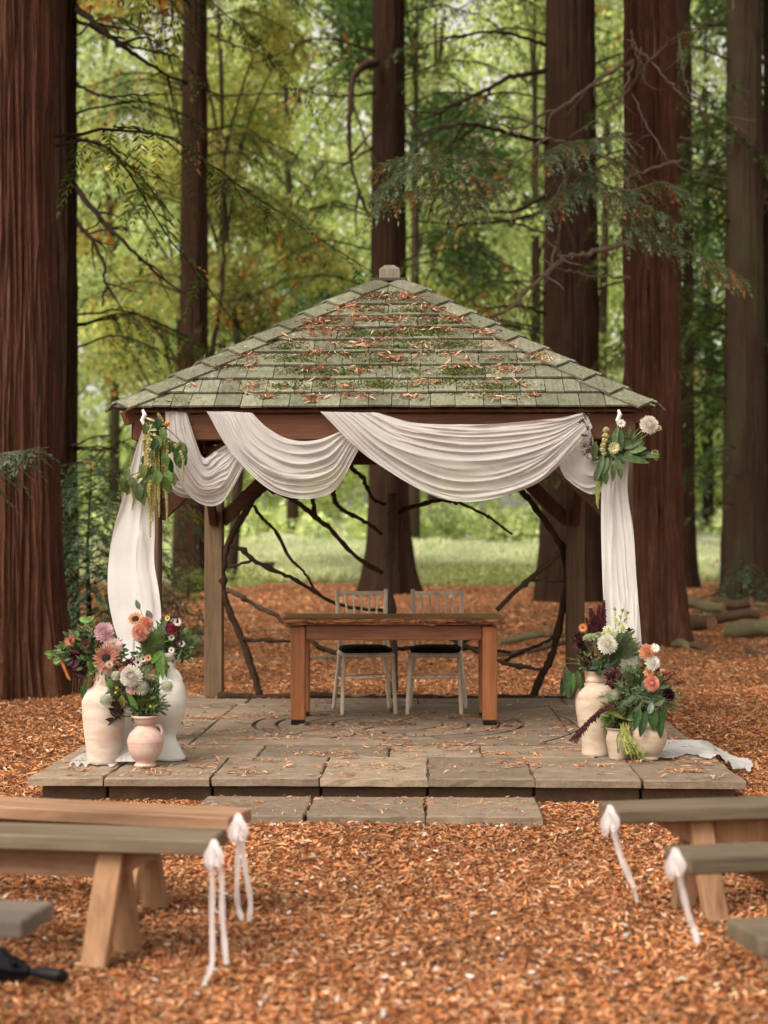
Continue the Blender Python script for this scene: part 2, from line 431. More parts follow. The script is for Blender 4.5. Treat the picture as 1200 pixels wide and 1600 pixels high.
def grid_ground():
    ys = np.concatenate([np.linspace(-25, 3, 15), np.linspace(3.2, 20, 150), np.linspace(20.5, 60, 110), np.linspace(62, 170, 60), np.array([220, 300, 450, 700])])
    xs0 = np.concatenate([np.linspace(-1, -.3, 14, endpoint=False), np.linspace(-.3, .3, 160), np.linspace(.3, 1, 15)[1:]])
    X = []; Y = []
    for y in ys:
        half = max(20, abs(y) * 1.3); X.append(xs0 * half); Y.append(np.full(len(xs0), y))
    X = np.array(X); Y = np.array(Y); Z = gz(X, Y)
    V = np.stack([X, Y, Z], -1).reshape(-1, 3); ny, nx = X.shape
    i = np.arange(ny - 1)[:, None] * nx + np.arange(nx - 1)[None]; i = i.ravel()
    F = np.stack([i, i + 1, i + nx + 1, i + nx], -1)
    m = bpy.data.materials.new('forest_floor_and_meadow'); t, out = nt(m)
    a = noise(t, 26, 6, (1, 1.0, 1), .75, dist=.8); b = noise(t, 1.3, 5, rough=.6); e = noise(t, 90, 4, rough=.7)
    c = ramp(t, a, [(.3, (.075, .028, .012)), (.48, (.20, .082, .036)), (.62, (.32, .15, .07)), (.8, (.42, .24, .14))])
    c = mix(t, .4, c, ramp(t, e, [(.3, (.09, .035, .016)), (.75, (.40, .20, .10))]))
    c = mix(t, .5, c, ramp(t, b, [(.3, (.17, .075, .034)), (.7, (.30, .135, .062))]))
    g1 = noise(t, .22, 5, (1, .5, 1), .6); g2 = noise(t, 9, 5, rough=.7)
    g = ramp(t, g1, [(.3, (.40, .44, .28)), (.5, (.54, .56, .40)), (.7, (.68, .66, .54))])
    g = mix(t, .35, g, ramp(t, g2, [(.3, (.10, .15, .05)), (.7, (.34, .38, .20))]))
    tc = t.nodes.new('ShaderNodeTexCoord'); sp = t.nodes.new('ShaderNodeSeparateXYZ'); t.links.new(tc.outputs['Object'], sp.inputs[0])
    w = noise(t, .25, 4); ad = N(t, 'ShaderNodeMath', operation='MULTIPLY_ADD'); ad.inputs[1].default_value = 9; t.links.new(w, ad.inputs[0]); t.links.new(sp.outputs[1], ad.inputs[2])
    mr = N(t, 'ShaderNodeMapRange'); mr.inputs[1].default_value = 59; mr.inputs[2].default_value = 66; t.links.new(ad.outputs[0], mr.inputs[0])
    col = mix(t, mr.outputs[0], c, g)
    principled(t, out, col, .95, bump(t, a, .8, .03), .08)
    o = link('ground', fast_mesh('ground', V, F, m, smooth=True)); tag(o, 'forest floor of orange brown needle litter running back to a pale grassy meadow', kind='structure')
grid_ground()

def sky_note(): pass

LIT = np.array([(.46, .18, .075), (.57, .26, .12), (.31, .105, .042), (.62, .34, .18), (.13, .047, .022), (.66, .46, .30), (.52, .175, .06), (.055, .025, .016), (.40, .23, .135)])
LITW = np.array([.2, .2, .17, .12, .1, .05, .08, .04, .04])
def flakes(name, C, L, Wd, seed, lift=.006, mat='litter', tilt=.35, pal=LIT, w=LITW, parent=None, twigs=True):
    """curved flakes: 6 verts, 2 quads each, lying in random directions"""
    g = np.random.default_rng(seed); n = len(C)
    a = g.uniform(0, 2 * np.pi, n); d = np.stack([np.cos(a), np.sin(a), g.normal(0, tilt, n)], -1); d /= np.linalg.norm(d, axis=1)[:, None]
    s = np.stack([-np.sin(a), np.cos(a), g.normal(0, tilt * 1.3, n)], -1); s /= np.linalg.norm(s, axis=1)[:, None]
    L = np.asarray(L)[:, None] * .5; Wd = np.asarray(Wd)[:, None] * .5
    up = np.array([0, 0, 1.0]); bend = (g.uniform(-.3, .5, n)[:, None] * L) * up
    C = C + up * (lift * g.random(n))[:, None]
    V = np.stack([C - d * L - s * Wd * .35, C - d * L + s * Wd * .35, C + bend * .5 - s * Wd, C + bend * .5 + s * Wd, C + d * L - s * Wd * .25, C + d * L + s * Wd * .25], 1)
    b = np.arange(n)[:, None] * 6
    F = np.concatenate([b + np.array([0, 2, 3, 1]), b + np.array([2, 4, 5, 3])], 0)
    c = pal[g.choice(len(pal), n, p=w / w.sum())] * g.uniform(.7, 1.2, n)[:, None]
    c = c * (1 + .55 * fbm(np.stack([C[:, 0] * .9, C[:, 1] * .9, C[:, 0] * 0], -1), 3, 61))[:, None] if n > 20000 else c
    T = np.repeat(c, 6, 0)
    return link(name, fast_mesh(name, V.reshape(-1, 3), F, M[mat], T), parent)

PX0, PX1, PY0, PY1 = -1.93, 2.03, -1.62, 3.25
def litter():
    g = np.random.default_rng(11); Cs = []; Ls = []; Ws = []
    for (y0, y1, dens, L0, L1) in ((4.0, 6.5, 11000, .008, .042), (6.5, 10, 6500, .010, .046), (10, 16, 2100, .018, .06), (16, 26, 420, .03, .08), (26, 56, 75, .05, .14)):
        ym = y1; half = lambda y: .31 * y + .7
        area = (y1 - y0) * (half(y0) + half(y1)); n = int(area * dens)
        y = g.uniform(y0, y1, n); x = g.uniform(-1, 1, n) * half(y)
        cl = fbm(np.stack([x * 1.3, y * 1.3, x * 0], -1), 3, 5); k = g.random(n) < (.86 + cl * .45); x, y = x[k], y[k]
        l = np.stack([(x - GC.x) * math.cos(TH) - (y - GC.y) * math.sin(TH), (x - GC.x) * math.sin(TH) + (y - GC.y) * math.cos(TH)], -1)
        k = ~((l[:, 0] > PX0 + .03) & (l[:, 0] < PX1 - .03) & (l[:, 1] > PY0 + .03) & (l[:, 1] < PY1 - .03)) & ~((l[:, 0] > -.95) & (l[:, 0] < .9) & (l[:, 1] > -2.28) & (l[:, 1] < -1.6))
        x, y = x[k], y[k]; n = len(x)
        Cs.append(np.stack([x, y, gz(x, y) + .002], -1)); Ls.append(g.uniform(L0, L1, n)); Ws.append(Ls[-1] * g.uniform(.10, .40, n))
    C = np.concatenate(Cs); L = np.concatenate(Ls); Wd = np.concatenate(Ws)
    o = flakes('needle_litter', C, L, Wd, 3, .014)
    tag(o, 'orange brown bark chips and fallen redwood needles strewn over the forest floor', 'leaf litter', kind='stuff')
    # thin twigs in the litter
    n = 1500; y = 4.2 + 11 * g.random(n) ** 1.4; x = g.uniform(-1, 1, n) * (.26 * y + .4)
    l = np.abs(x) < 99; C = np.stack([x, y, gz(x, y) + .012], -1)
    lx = (x - GC.x) * math.cos(TH) - (y - GC.y) * math.sin(TH); ly = (x - GC.x) * math.sin(TH) + (y - GC.y) * math.cos(TH)
    C = C[~((lx > PX0 - .05) & (lx < PX1 + .05) & (ly > -2.3) & (ly < PY1))]
    o = flakes('fallen_twigs', C, g.uniform(.06, .22, len(C)), g.uniform(.003, .006, len(C)), 8, .01, tilt=.12, pal=np.array([(.07, .035, .022), (.2, .12, .07), (.34, .22, .14)]), w=np.array([1, 1, .6]))
    tag(o, 'thin brown twigs scattered through the needle litter', 'twigs', kind='stuff')
    # pale petals / confetti in the aisle
    n = 300; y = 4.6 + 3.6 * g.random(n); x = g.normal(.25, .75, n)
    C = np.stack([x, y, gz(x, y) + .016], -1)
    o = flakes('pale_confetti', C, g.uniform(.012, .036, n), g.uniform(.008, .024, n), 18, .01, tilt=.3, pal=np.array([(.62, .56, .52), (.50, .48, .44), (.66, .5, .45)]), w=np.array([1, 1, .6]))
    tag(o, 'pale petals of old confetti scattered in the aisle between the benches', 'confetti', kind='stuff')
litter()

# ------------------------------------------------------------------ stone platform
TOP = PT
def slab_mesh(poly, z0, z1, rough_front=False, bev=.006):
    # densify polygon edges & jitter for a riven look
    q = []; n = len(poly)
    for i in range(n):
        a, b = poly[i], poly[(i + 1) % n]; L = math.hypot(b[0] - a[0], b[1] - a[1]); k = max(1, int(L / .09))
        for j in range(k):
            f = j / k; x, y = a[0] + (b[0] - a[0]) * f, a[1] + (b[1] - a[1]) * f
            q.append((x + random.uniform(-.006, .006), y + random.uniform(-.007, .007)))
    b = MB(); b.prism(q, z0, z1, bev); m_ = len(q)
    b.v = [(x + random.uniform(-.003, .003), y + random.uniform(-.004, .004), z + (random.uniform(-.0035, .0) if m_ <= i < 2 * m_ else 0)) for i, (x, y, z) in enumerate(b.v)]; return b
plat = empty('stone_platform', (GC.x, GC.y, 0), -TH, 'wide low platform of buff stone slabs with a round paved centre under the gazebo', 'stone platform')
def rect(x0, x1, y0, y1, g=.006): return [(x0 + g, y0 + g), (x1 - g, y0 + g), (x1 - g, y1 - g), (x0 + g, y1 - g)]
def slab(poly, mat='stone', z=None, th=.046):
    z = TOP + random.uniform(-.004, .003) if z is None else z
    return slab_mesh(poly, z - th, z).build('paving_slab', M[mat], plat)
# front row
xs = [PX0, -1.505, -.915, -.31, .285, .875, 1.465, PX1]
for a, b in zip(xs[:-1], xs[1:]): slab(rect(a, b, PY0, -.72))
xs2 = [PX0, -1.6, -.75, .05, .62, 1.30, PX1]
for a, b in zip(xs2[:-1], xs2[1:]): slab(rect(a, b, -.72, -.18))
SQ = 1.25; CY = 1.07
ysd = [-.18, .27, .72, 1.17, 1.62, 2.07, 2.5, 3.25]
for k, (a, b) in enumerate(zip(ysd[:-1], ysd[1:])):
    if a < 2.4: slab(rect(PX0, -SQ, a, b)); slab(rect(SQ, PX1, a, b))
for a, b in zip([PX0, -1.2, -.5, .2, .75, 1.4], [-1.2, -.5, .2, .75, 1.4, PX1]): slab(rect(a, b, 2.5, 3.25))
for a, b in zip([-1.25, -.6, 0, .6], [-.6, 0, .6, 1.25]): slab(rect(a, b, 2.32, 2.5), th=.05)
# round centre
def arc(r, a0, a1, n): return [(r * math.cos(a0 + (a1 - a0) * i / n), CY + r * math.sin(a0 + (a1 - a0) * i / n)) for i in range(n + 1)]
slab(arc(.19, 0, 2 * math.pi, 20)[:-1], 'stone_blue')
rings = [(.20, .40, 6, 'stone', .1), (.40, .58, 9, 'stone_blue', .5), (.58, .80, 12, 'stone', .2), (.80, .96, 16, 'stone_blue', .0)]
for r0, r1, n, mt, off in rings:
    for k in range(n):
        g = .015; a0 = off + 2 * math.pi * k / n; a1 = off + 2 * math.pi * (k + 1) / n; gi, go = g / r0, g / r1
        poly = arc(r1 - g, a0 + go, a1 - go, 6) + arc(r0 + g, a0 + gi, a1 - gi, 5)[::-1]
        slab_q = MB(); z = TOP + random.uniform(-.003, .003); slab_q.prism([p for p in poly], z - .05, z, .0)
        slab_q.build('paving_stone', M[mt if random.random() < .8 else 'stone'], plat)
def cyc(p): return (p[0], p[1])
for qd in range(4):                          # corner pieces round the circle, two per quadrant
    for half in range(2):
        a0 = qd * math.pi / 2 + half * math.pi / 4; a1 = a0 + math.pi / 4
        def sqp(a):
            c, s_ = math.cos(a), math.sin(a); k = SQ / max(abs(c), abs(s_)); return (c * k, CY + s_ * k)
        g = .006; r = .975
        inner = arc(r + g, a0 + g, a1 - g, 8)[::-1]
        outer = [sqp(a0 + g * .8), sqp(a1 - g * .8)]
        outer = [(x - math.copysign(g, x), CY + (y - CY) - math.copysign(g, y - CY)) for x, y in outer]
        z = TOP + random.uniform(-.003, .003); b = MB()
        # fan strips (polygon is concave): quads between arc and straight edge
        n = len(inner); inn = inner[::-1]; out_ = [(outer[0][0] + (outer[1][0] - outer[0][0]) * i / (n - 1), outer[0][1] + (outer[1][1] - outer[0][1]) * i / (n - 1)) for i in range(n)]
        V = [(x, y, z) for x, y in inn] + [(x, y, z) for x, y in out_] + [(x, y, z - .05) for x, y in inn] + [(x, y, z - .05) for x, y in out_]
        F = [(i, n + i, n + i + 1, i + 1) for i in range(n - 1)] + [(i + 2 * n, i + 2 * n + 1, i + 1, i) for i in range(n - 1)] + [(n + i, 3 * n + i, 3 * n + i + 1, n + i + 1) for i in range(n - 1)]
        F += [(0, 2 * n, 3 * n, n), (n - 1, 2 * n - 1, 4 * n - 1, 3 * n - 1)]
        b.add(V, F); b.build('paving_slab', M['stone'], plat)
MB().box(((PX0 + PX1) / 2, (PY0 + PY1) / 2 + .06, .047), (PX1 - PX0 - .24, PY1 - PY0 - .26, .10)).build('plinth', M['stone_dark'], plat)
MB().box(((PX0 + PX1) / 2, (PY0 + PY1) / 2 + .03, .112), (PX1 - PX0 - .04, PY1 - PY0 - .05, .026)).build('mortar_bed', m_plain('sandy_mortar', (.09, .065, .045), .95, .1, .3, 60, .4), plat)
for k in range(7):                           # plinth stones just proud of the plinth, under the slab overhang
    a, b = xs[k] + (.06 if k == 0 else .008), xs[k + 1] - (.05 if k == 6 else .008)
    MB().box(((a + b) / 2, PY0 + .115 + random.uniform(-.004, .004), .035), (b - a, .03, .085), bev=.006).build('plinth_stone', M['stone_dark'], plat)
step = empty('stone_step', (GC.x, GC.y, 0), -TH, 'low stone step of three slabs in front of the platform', 'stone step')
for a, b in ((-.93, -.345), (-.335, .27), (.28, .875)):
    slab_mesh(rect(a, b, -2.27, -1.66, .002), -.02, .046).build('step_slab', M['stone'], step)

def platform_needles():
    g = np.random.default_rng(23); C = []; L = []
    for _ in range(360):
        x, y = g.uniform(PX0 + .05, PX1 - .05), PY0 + .03 + (PY1 - PY0 - .1) * g.random() ** 1.35
        n = int(g.integers(4, 30)); sp = g.uniform(.02, .09)
        for _ in range(n):
            px, py = x + g.normal(0, sp * 1.5), y + g.normal(0, sp * .8)
            if PX0 + .02 < px < PX1 - .02 and PY0 + .02 < py < PY1 - .02: C.append((px, py, TOP + .006)); L.append(g.uniform(.02, .065))
    for _ in range(500):
        px, py = g.uniform(-.93, .87), g.uniform(-2.25, -1.68); C.append((px, py, .05)); L.append(g.uniform(.015, .05))
    C = np.array(C); L = np.array(L); w = np.array([G(x, y, z)[:] for x, y, z in C])
    o = flakes('fallen_needles', w, L, L * g.uniform(.09, .26, len(L)), 4, .008, tilt=.2, pal=np.array([(.50, .22, .11), (.58, .31, .18), (.34, .14, .07), (.62, .42, .28)]), w=np.array([3, 2, 1.5, 1]))
    tag(o, 'dry orange needle sprigs scattered over the stone platform and step', 'fallen needles', kind='stuff')
platform_needles()

# ------------------------------------------------------------------ gazebo
gaz = empty('gazebo', (GC.x, GC.y, 0), -TH, 'open timber gazebo with a mossy shingled pyramid roof on the stone platform', 'gazebo')
HW = 1.54; PW = .15; DEP = 3.05
posts = [(-HW, 0), (HW, 0), (-HW + .02, DEP), (HW - .02, DEP)]
for x, y in posts: MB().box((x, y, (TOP + 2.26) / 2 + .001), (PW, PW, 2.26 - TOP), bev=.006).build('post', M['post'], gaz)
BZ0, BZ1 = 2.105, 2.27
for yy, nm in ((-.045, 'beam'), (DEP + .045, 'beam')):
    MB().box((0, yy + (-.055 if yy < 1 else .055), (BZ0 + BZ1) / 2 - .001), (2 * HW + .17, .06, BZ1 - BZ0), bev=.005).build(nm, M['beamx'], gaz)
for sx in (-1, 1): MB().box((sx * (HW + .098), DEP / 2, (BZ0 + BZ1) / 2 + .012), (.045, DEP - .0, BZ1 - BZ0), bev=.005).build('beam', M['beamy'], gaz)
# knee braces
def brace(x, y, dx, dy):
    b = MB(); p = Vector((x + dx * .06, y + dy * .06, 1.62)); q = Vector((x + dx * .58, y + dy * .58, 2.13)); b.beam(p, q, .06, .11, (0, 0, 1), .005)
    b.build('knee_brace', M['beamy'], gaz)
for x, y in posts:
    brace(x, y, -math.copysign(1, x), 0); brace(x, y, 0, 1 if y < 1 else -1)
# rafters: tails showing under the eaves
EH = 1.705; CYR = DEP / 2; EZ = 2.295; AZ = 3.36; RUN = EH - .10; SL = math.hypot(RUN, AZ - EZ); sn, cs = (AZ - EZ) / SL, RUN / SL
for side in range(4):
    Mz = Matrix.Rotation(side * math.pi / 2, 4, 'Z')
    for u in (-1.32, -.88, -.44, 0, .44, .88, 1.32):
        t0 = .03; t1 = (EH - abs(u) - .08) / EH
        p = Vector((u, -EH + t0 * RUN, EZ - .045 + t0 * (AZ - EZ))); q = Vector((u, -EH + RUN * t1, EZ - .045 + (AZ - EZ) * t1))
        p, q = Mz @ p, Mz @ q; p.y += CYR; q.y += CYR
        MB().beam(p, q, .045, .07, bev=.003).build('rafter', M['beamy' if side % 2 == 0 else 'beamx'], gaz)
for sx in (-1, 1):
    for sy in (-1, 1):
        p = Vector((sx * (EH - .03), CYR + sy * (EH - .03), EZ - .055)); q = Vector((sx * .06, CYR + sy * .06, AZ - .06))
        MB().beam(p, q, .06, .09, bev=.004).build('hip_rafter', M['beamx'], gaz)
# sheathing boards: pyramid soffit
b = MB(); e = EH - .03; V = [(-e, CYR - e, EZ + .002), (e, CYR - e, EZ + .002), (e, CYR + e, EZ + .002), (-e, CYR + e, EZ + .002), (0, CYR, AZ + .02)]
V += [(x, y, z - .018) for x, y, z in V]
b.add(V, [(0, 1, 4), (1, 2, 4), (2, 3, 4), (3, 0, 4), (6, 5, 9), (7, 6, 9), (8, 7, 9), (5, 8, 9), (0, 5, 6, 1), (1, 6, 7, 2), (2, 7, 8, 3), (3, 8, 5, 0)])
b.build('roof_boarding', M['beamx'], gaz)

def clip(poly, a, bb, c):               # keep a*x+b*y<=c
    out = []
    for i in range(len(poly)):
        p, q = poly[i], poly[(i + 1) % len(poly)]; dp = a * p[0] + bb * p[1] - c; dq = a * q[0] + bb * q[1] - c
        if dp <= 0: out.append(p)
        if (dp < 0) != (dq < 0) and dp != dq:
            f = dp / (dp - dq); out.append((p[0] + (q[0] - p[0]) * f, p[1] + (q[1] - p[1]) * f))
    return out
ROWS = 10; EXP = SL / ROWS
def face_frame(side):                  # roof face local (u, v up the slope, n) -> gazebo coordinates
    Mz = Matrix.Rotation(side * math.pi / 2, 4, 'Z')
    def f(u, v, n): 
        p = Mz @ Vector((u, -EH + v * cs - n * sn, EZ + .004 + v * sn + n * cs)); p.y += CYR; return p
    return f
rest = MB()
moss_spots = []
for side in range(4):
    f = face_frame(side); rr = random.Random(50 + side)
    for r in range(ROWS):
        v0 = r * EXP - .025; v1 = min((r + 1) * EXP + .03, SL); u = -EH - rr.random() * .1
        jy = rr.uniform(-.004, .004)
        while u < EH:
            w = rr.uniform(.10, .20) if r < 2 else rr.uniform(.12, .27)
            g = .0025; dv = rr.uniform(-.006, .004)
            if r == ROWS - 1: v1 = SL - .02
            poly = [(u + g, v0 + dv + jy), (u + w - g, v0 + dv + jy), (u + w - g, v1), (u + g, v1)]
            L = SL * EH / RUN; poly = clip(poly, 1, EH / L, EH - .015); poly = clip(poly, -1, EH / L, EH - .015)
            if len(poly) >= 3 and max(p[0] for p in poly) - min(p[0] for p in poly) > .015:
                n0 = .004; th = .013; lift = .024 + rr.uniform(-.003, .003); tl = rr.uniform(-.003, .003)
                def nn(p, top):
                    k = (p[1] - v0) / (v1 - v0); return n0 + lift * (1 - k) + tl * ((p[0] - u) / w - .5) + (th if top else 0)
                V = [f(p[0], p[1], nn(p, 0)) for p in poly] + [f(p[0], p[1], nn(p, 1)) for p in poly]; m_ = len(poly)
                F = [tuple(range(m_))[::-1], tuple(range(m_, 2 * m_))] + [(i, (i + 1) % m_, (i + 1) % m_ + m_, i + m_) for i in range(m_)]
                if side == 0:
                    q = MB(); q.add(V, F); q.build('shingle', M['shingle'], gaz)
                else: rest.add(V, F)
            u += w
o = rest.build('shingle_course', M['shingle'], gaz); o['kind'] = 'stuff'
# ridge tiles up the four hips: stepped pairs of boards
for sx, sy in ((-1, -1), (1, -1), (1, 1), (-1, 1)):
    A = Vector((sx * EH * .998, CYR + sy * EH * .998, EZ)); B = Vector((sx * .11, CYR + sy * .11, AZ - .01)); NT = 10
    d = (B - A); L = d.length; d.normalize()
    for k in range(NT):
        p = A + d * (L * k / NT - .02); q = A + d * (L * (k + 1) / NT + .035)
        b = MB()
        for ax in (0, 1):            # wing lying on each of the two adjoining roof faces
            n = Vector((0, sy * sn, cs)) if ax == 0 else Vector((sx * sn, 0, cs))
            side = n.cross(d).normalized()
            inward = Vector((-sx, 0, 0)) if ax == 0 else Vector((0, -sy, 0))
            if side.dot(inward) < 0: side = -side
            wd = .125 + random.uniform(-.008, .008)
            l0, l1 = .056, .030
            P4 = [p + n * l0, p + n * l0 + side * wd, q + n * l1 + side * wd, q + n * l1]
            up = [v + n * .014 for v in P4]
            b.add(P4 + up, [(0, 1, 2, 3)[::-1], (4, 5, 6, 7), (0, 1, 5, 4), (1, 2, 6, 5), (2, 3, 7, 6), (3, 0, 4, 7)])
        b.build('ridge_tile', M['shingle'], gaz)
MB().box((0, CYR, AZ + .035), (.27, .27, .025), bev=.003).build('finial_plate', M['stick_pale'] if False else m_wood('dark_plate_wood', (.03, .02, .018), (.08, .055, .045), (.14, .10, .08)), gaz)
b = MB(); zb = AZ + .048; h = .076
V = [(x * h, CYR + y * h, zb) for x, y in ((-1, -1), (1, -1), (1, 1), (-1, 1))] + [(x * h, CYR + y * h, zb + .075) for x, y in ((-1, -1), (1, -1), (1, 1), (-1, 1))] + [(x * .035, CYR + y * .035, zb + .11) for x, y in ((-1, -1), (1, -1), (1, 1), (-1, 1))]
b.add(V, [(3, 2, 1, 0)] + [(i, (i + 1) % 4, (i + 1) % 4 + 4, i + 4) for i in range(4)] + [(i + 4, (i + 1) % 4 + 4, (i + 1) % 4 + 8, i + 8) for i in range(4)] + [(8, 9, 10, 11)])
b.build('finial', m_wood('weathered_finial_wood', (.11, .085, .065), (.24, .195, .155), (.38, .32, .26), 'z', .85), gaz)
# moss cushions and needle sprigs on the roof
def roof_stuff():
    g = np.random.default_rng(5); f = face_frame(0); C = []; sizes = []
    def nrm_at(v):
        k = (v % EXP) / EXP; return .004 + .026 * (1 - k) + .012
    blobs = [(-.05 + g.normal(0, .55), g.uniform(.15, 1.75), g.uniform(.03, .10)) for _ in range(95)]
    blobs += [(u, v, s) for u, v, s in ((.35, 1.15, .16), (.25, 1.0, .15), (.42, .82, .12), (-.45, 1.2, .12), (-.2, .95, .12), (.72, .22, .17), (.0, .25, .14), (-.35, .45, .12), (-.62, .62, .12), (.15, 1.38, .13), (-.3, 1.45, .12), (.62, .42, .1), (.05, .62, .12))]
    for u, v, s in blobs:
        if abs(u) > EH * (1 - v / SL) - .15: continue
        n = int(s * s * 19000)
        uu = u + g.normal(0, s * .75, n); vv = v + g.normal(0, s * .38, n)
        for a, b_ in zip(uu, vv):
            if .0 < b_ < SL - .1: C.append(f(a, b_, nrm_at(b_) + g.uniform(0, .006))[:]); 
    C = np.array(C); n = len(C)
    pal = np.array([(.10, .13, .025), (.15, .19, .035), (.07, .10, .02), (.20, .22, .06)])
    o = flakes('roof_moss', C, g.uniform(.010, .022, n), g.uniform(.006, .014, n), 31, .004, 'leaf_fine', .9, pal, np.ones(4), gaz); o['kind'] = 'stuff'
    C = []; L = []
    for k in range(230):
        v = SL * .96 * (1 - g.random() ** .75) if k % 2 else g.uniform(.05, 1.7); lim = EH * (1 - v / SL) - .12
        if lim <= .05: continue
        u = np.clip(g.normal(-.02, .50 if v > .7 else .68), -lim, lim)
        n = int(3 + 34 * g.random() ** 2.2); sp = g.uniform(.015, .06)
        for _ in range(n):
            a, b_ = u + g.normal(0, sp * 1.3), v + g.normal(0, sp * .6)
            if 0 < b_ < SL - .05: C.append(f(a, b_, nrm_at(b_) + g.uniform(.002, .02))[:]); L.append(g.uniform(.025, .075))
    C = np.array(C); L = np.array(L)
    o = flakes('roof_needles', C, L, L * g.uniform(.10, .26, len(L)), 32, .01, 'litter', .45, np.array([(.58, .29, .17), (.66, .40, .27), (.34, .15, .09), (.70, .50, .37)]), np.array([3, 3, 1.5, 1.5]), gaz); o['kind'] = 'stuff'
roof_stuff()
# white rope loops at the two front corners
for sx, px in ((-1, 224), (1, 967)):
    D = 10.20; o = MB().tube([P(px - 1, 640, D), P(px + 2, 648, D), P(px - 2, 657, D), P(px + 1, 664, D)], [.008, .014, .013, .009], 8, wob=.15).build('rope_tie', M['rope'])
    tag(o, 'short white rope tie hanging above the ' + ('trailing green garland' if sx < 0 else 'bouquet with the white pompom dahlia'), 'rope')
# ------------------------------------------------------------------ stick screen behind the table
SD = GC.y + DEP + .0
scr = empty('branch_screen', G(0, DEP + .02, TOP)[:], -TH, 'round screen of bent bare branches standing between the back posts', 'branch screen')
bpy.context.view_layer.update()
sinv = scr.matrix_world.inverted()
def stick(pts, w, mat='stick', dz=0.0, name='branch'):
    q = [P(x, y, SD + dz + random.uniform(-.01, .01)) for x, y in pts]
    n = max(8, len(pts) * 5); c = crom(q, n)
    c = [sinv @ (p + Vector([random.gauss(0, .0035) for _ in range(3)])) for p in c]
    r = [w / 2 * (1.45 - .4 * i / (n - 1)) * random.uniform(.82, 1.18) for i in range(n)]
    for i in range(3, n - 2):
        if random.random() < .09: r[i] *= 1.45
    MB().tube(c, r, 8, wob=.06).build(name, M[mat], scr, smooth=True)
stick([(408, 1092), (400, 1065), (390, 1033), (374, 987), (357, 950), (348, 914), (349, 885), (356, 850), (375, 815), (395, 783), (420, 757), (450, 728), (500, 702)], .042)
stick([(832, 1090), (848, 1052), (864, 1019), (877, 959), (886, 908), (882, 865), (862, 830), (838, 795), (812, 765), (790, 745), (740, 712)], .044)
stick([(500, 700), (560, 690), (620, 686), (690, 690), (745, 713)], .036)
stick([(415, 762), (450, 776), (480, 797), (497, 813), (515, 825), (553, 867), (598, 896)], .032, dz=-.03)
stick([(488, 776), (491, 795), (494, 812)], .03, dz=-.03)
stick([(396, 790), (413, 813), (430, 830), (454, 873), (478, 897), (490, 920)], .022, dz=.02)
stick([(362, 853), (380, 860), (397, 876), (427, 890), (460, 905), (490, 923), (530, 945), (600, 955)], .028, dz=-.02)
stick([(353, 887), (372, 882), (394, 876)], .02)
stick([(353, 921), (375, 931), (400, 947), (427, 959), (464, 987), (500, 1010), (540, 1025)], .030, 'stick_pale', dz=-.02)
stick([(517, 758), (522, 775), (528, 790), (545, 802), (570, 815), (598, 835)], .030)
stick([(540, 720), (556, 738), (568, 748), (575, 765), (584, 781), (602, 788)], .026)
stick([(377, 996), (388, 1000), (420, 1001), (462, 1002)], .026, dz=-.02)
stick([(494, 1010), (515, 1018), (537, 1024)], .024)
stick([(613, 770), (614, 810), (611, 850), (608, 900), (612, 960), (616, 1030), (615, 1096)], .058, 'stick_pale', dz=-.04, name='upright')
stick([(616, 806), (635, 795), (660, 787), (690, 782), (716, 786)], .028)
stick([(716, 784), (745, 798), (770, 812), (800, 835)], .018)
stick([(872, 866), (845, 890), (810, 920), (775, 953)], .034, 'stick_pale', dz=-.03)
stick([(822, 906), (850, 907), (882, 909)], .018, 'stick_pale')
stick([(700, 996), (742, 1016), (792, 1037), (846, 1046)], .030, 'stick_pale', dz=-.02)
stick([(787, 1033), (812, 1020), (848, 1006), (866, 992)], .022, dz=.02)
stick([(620, 1015), (650, 1012), (690, 1018), (740, 1013), (800, 1020)], .026)
stick([(760, 985), (720, 1005), (700, 1012)], .02)
stick([(340, 1087), (420, 1090), (500, 1086), (560, 1093), (640, 1089), (720, 1092), (800, 1089), (860, 1092), (905, 1090)], .040, dz=-.06, name='base_branch')

# ------------------------------------------------------------------ table and chairs
tw = 1.58; tD = 11.42
tx, ty = (616 - 600) / 2500 * tD, tD + .33
tab = empty('rustic_table', (tx, ty, TOP), -R(.6), 'varnished orange brown rustic wooden table with a waney edged top under the gazebo', 'table')
def tabletop():
    n = 60; V = []; ring = []
    hw, hd = tw / 2, .36
    for i in range(n + 1):
        x = -hw + 2 * hw * i / n
        jag = fbm(np.array([[x * 5, 1.3, 0]]), 4, 3)[0] * .016
        ring.append((x, -hd + jag - .01, -hd + .008 + fbm(np.array([[x * 9, 5.3, 0]]), 3, 8)[0] * .012))
    for x, yf, yb in ring:
        z1 = .765 + fbm(np.array([[x * 2, 0, 0]]), 2, 1)[0] * .002
        V += [(x, yf, z1 - .004), (x, yf + .006, z1), (x, hd, z1), (x, hd, z1 - .05), (x, yb, z1 - .052), (x, yb - .004, z1 - .03)]
    k = 6; F = []
    for i in range(n):
        for j in range(k): F.append((i * k + j, i * k + (j + 1) % k, (i + 1) * k + (j + 1) % k, (i + 1) * k + j))
    F += [tuple(range(k))[::-1], tuple(n * k + j for j in range(k))]
    b = MB(); b.add([(x, y, z) for x, y, z in V], [f[::-1] for f in F]); return b
tabletop().build('tabletop', M['table_x'], tab, smooth=False)
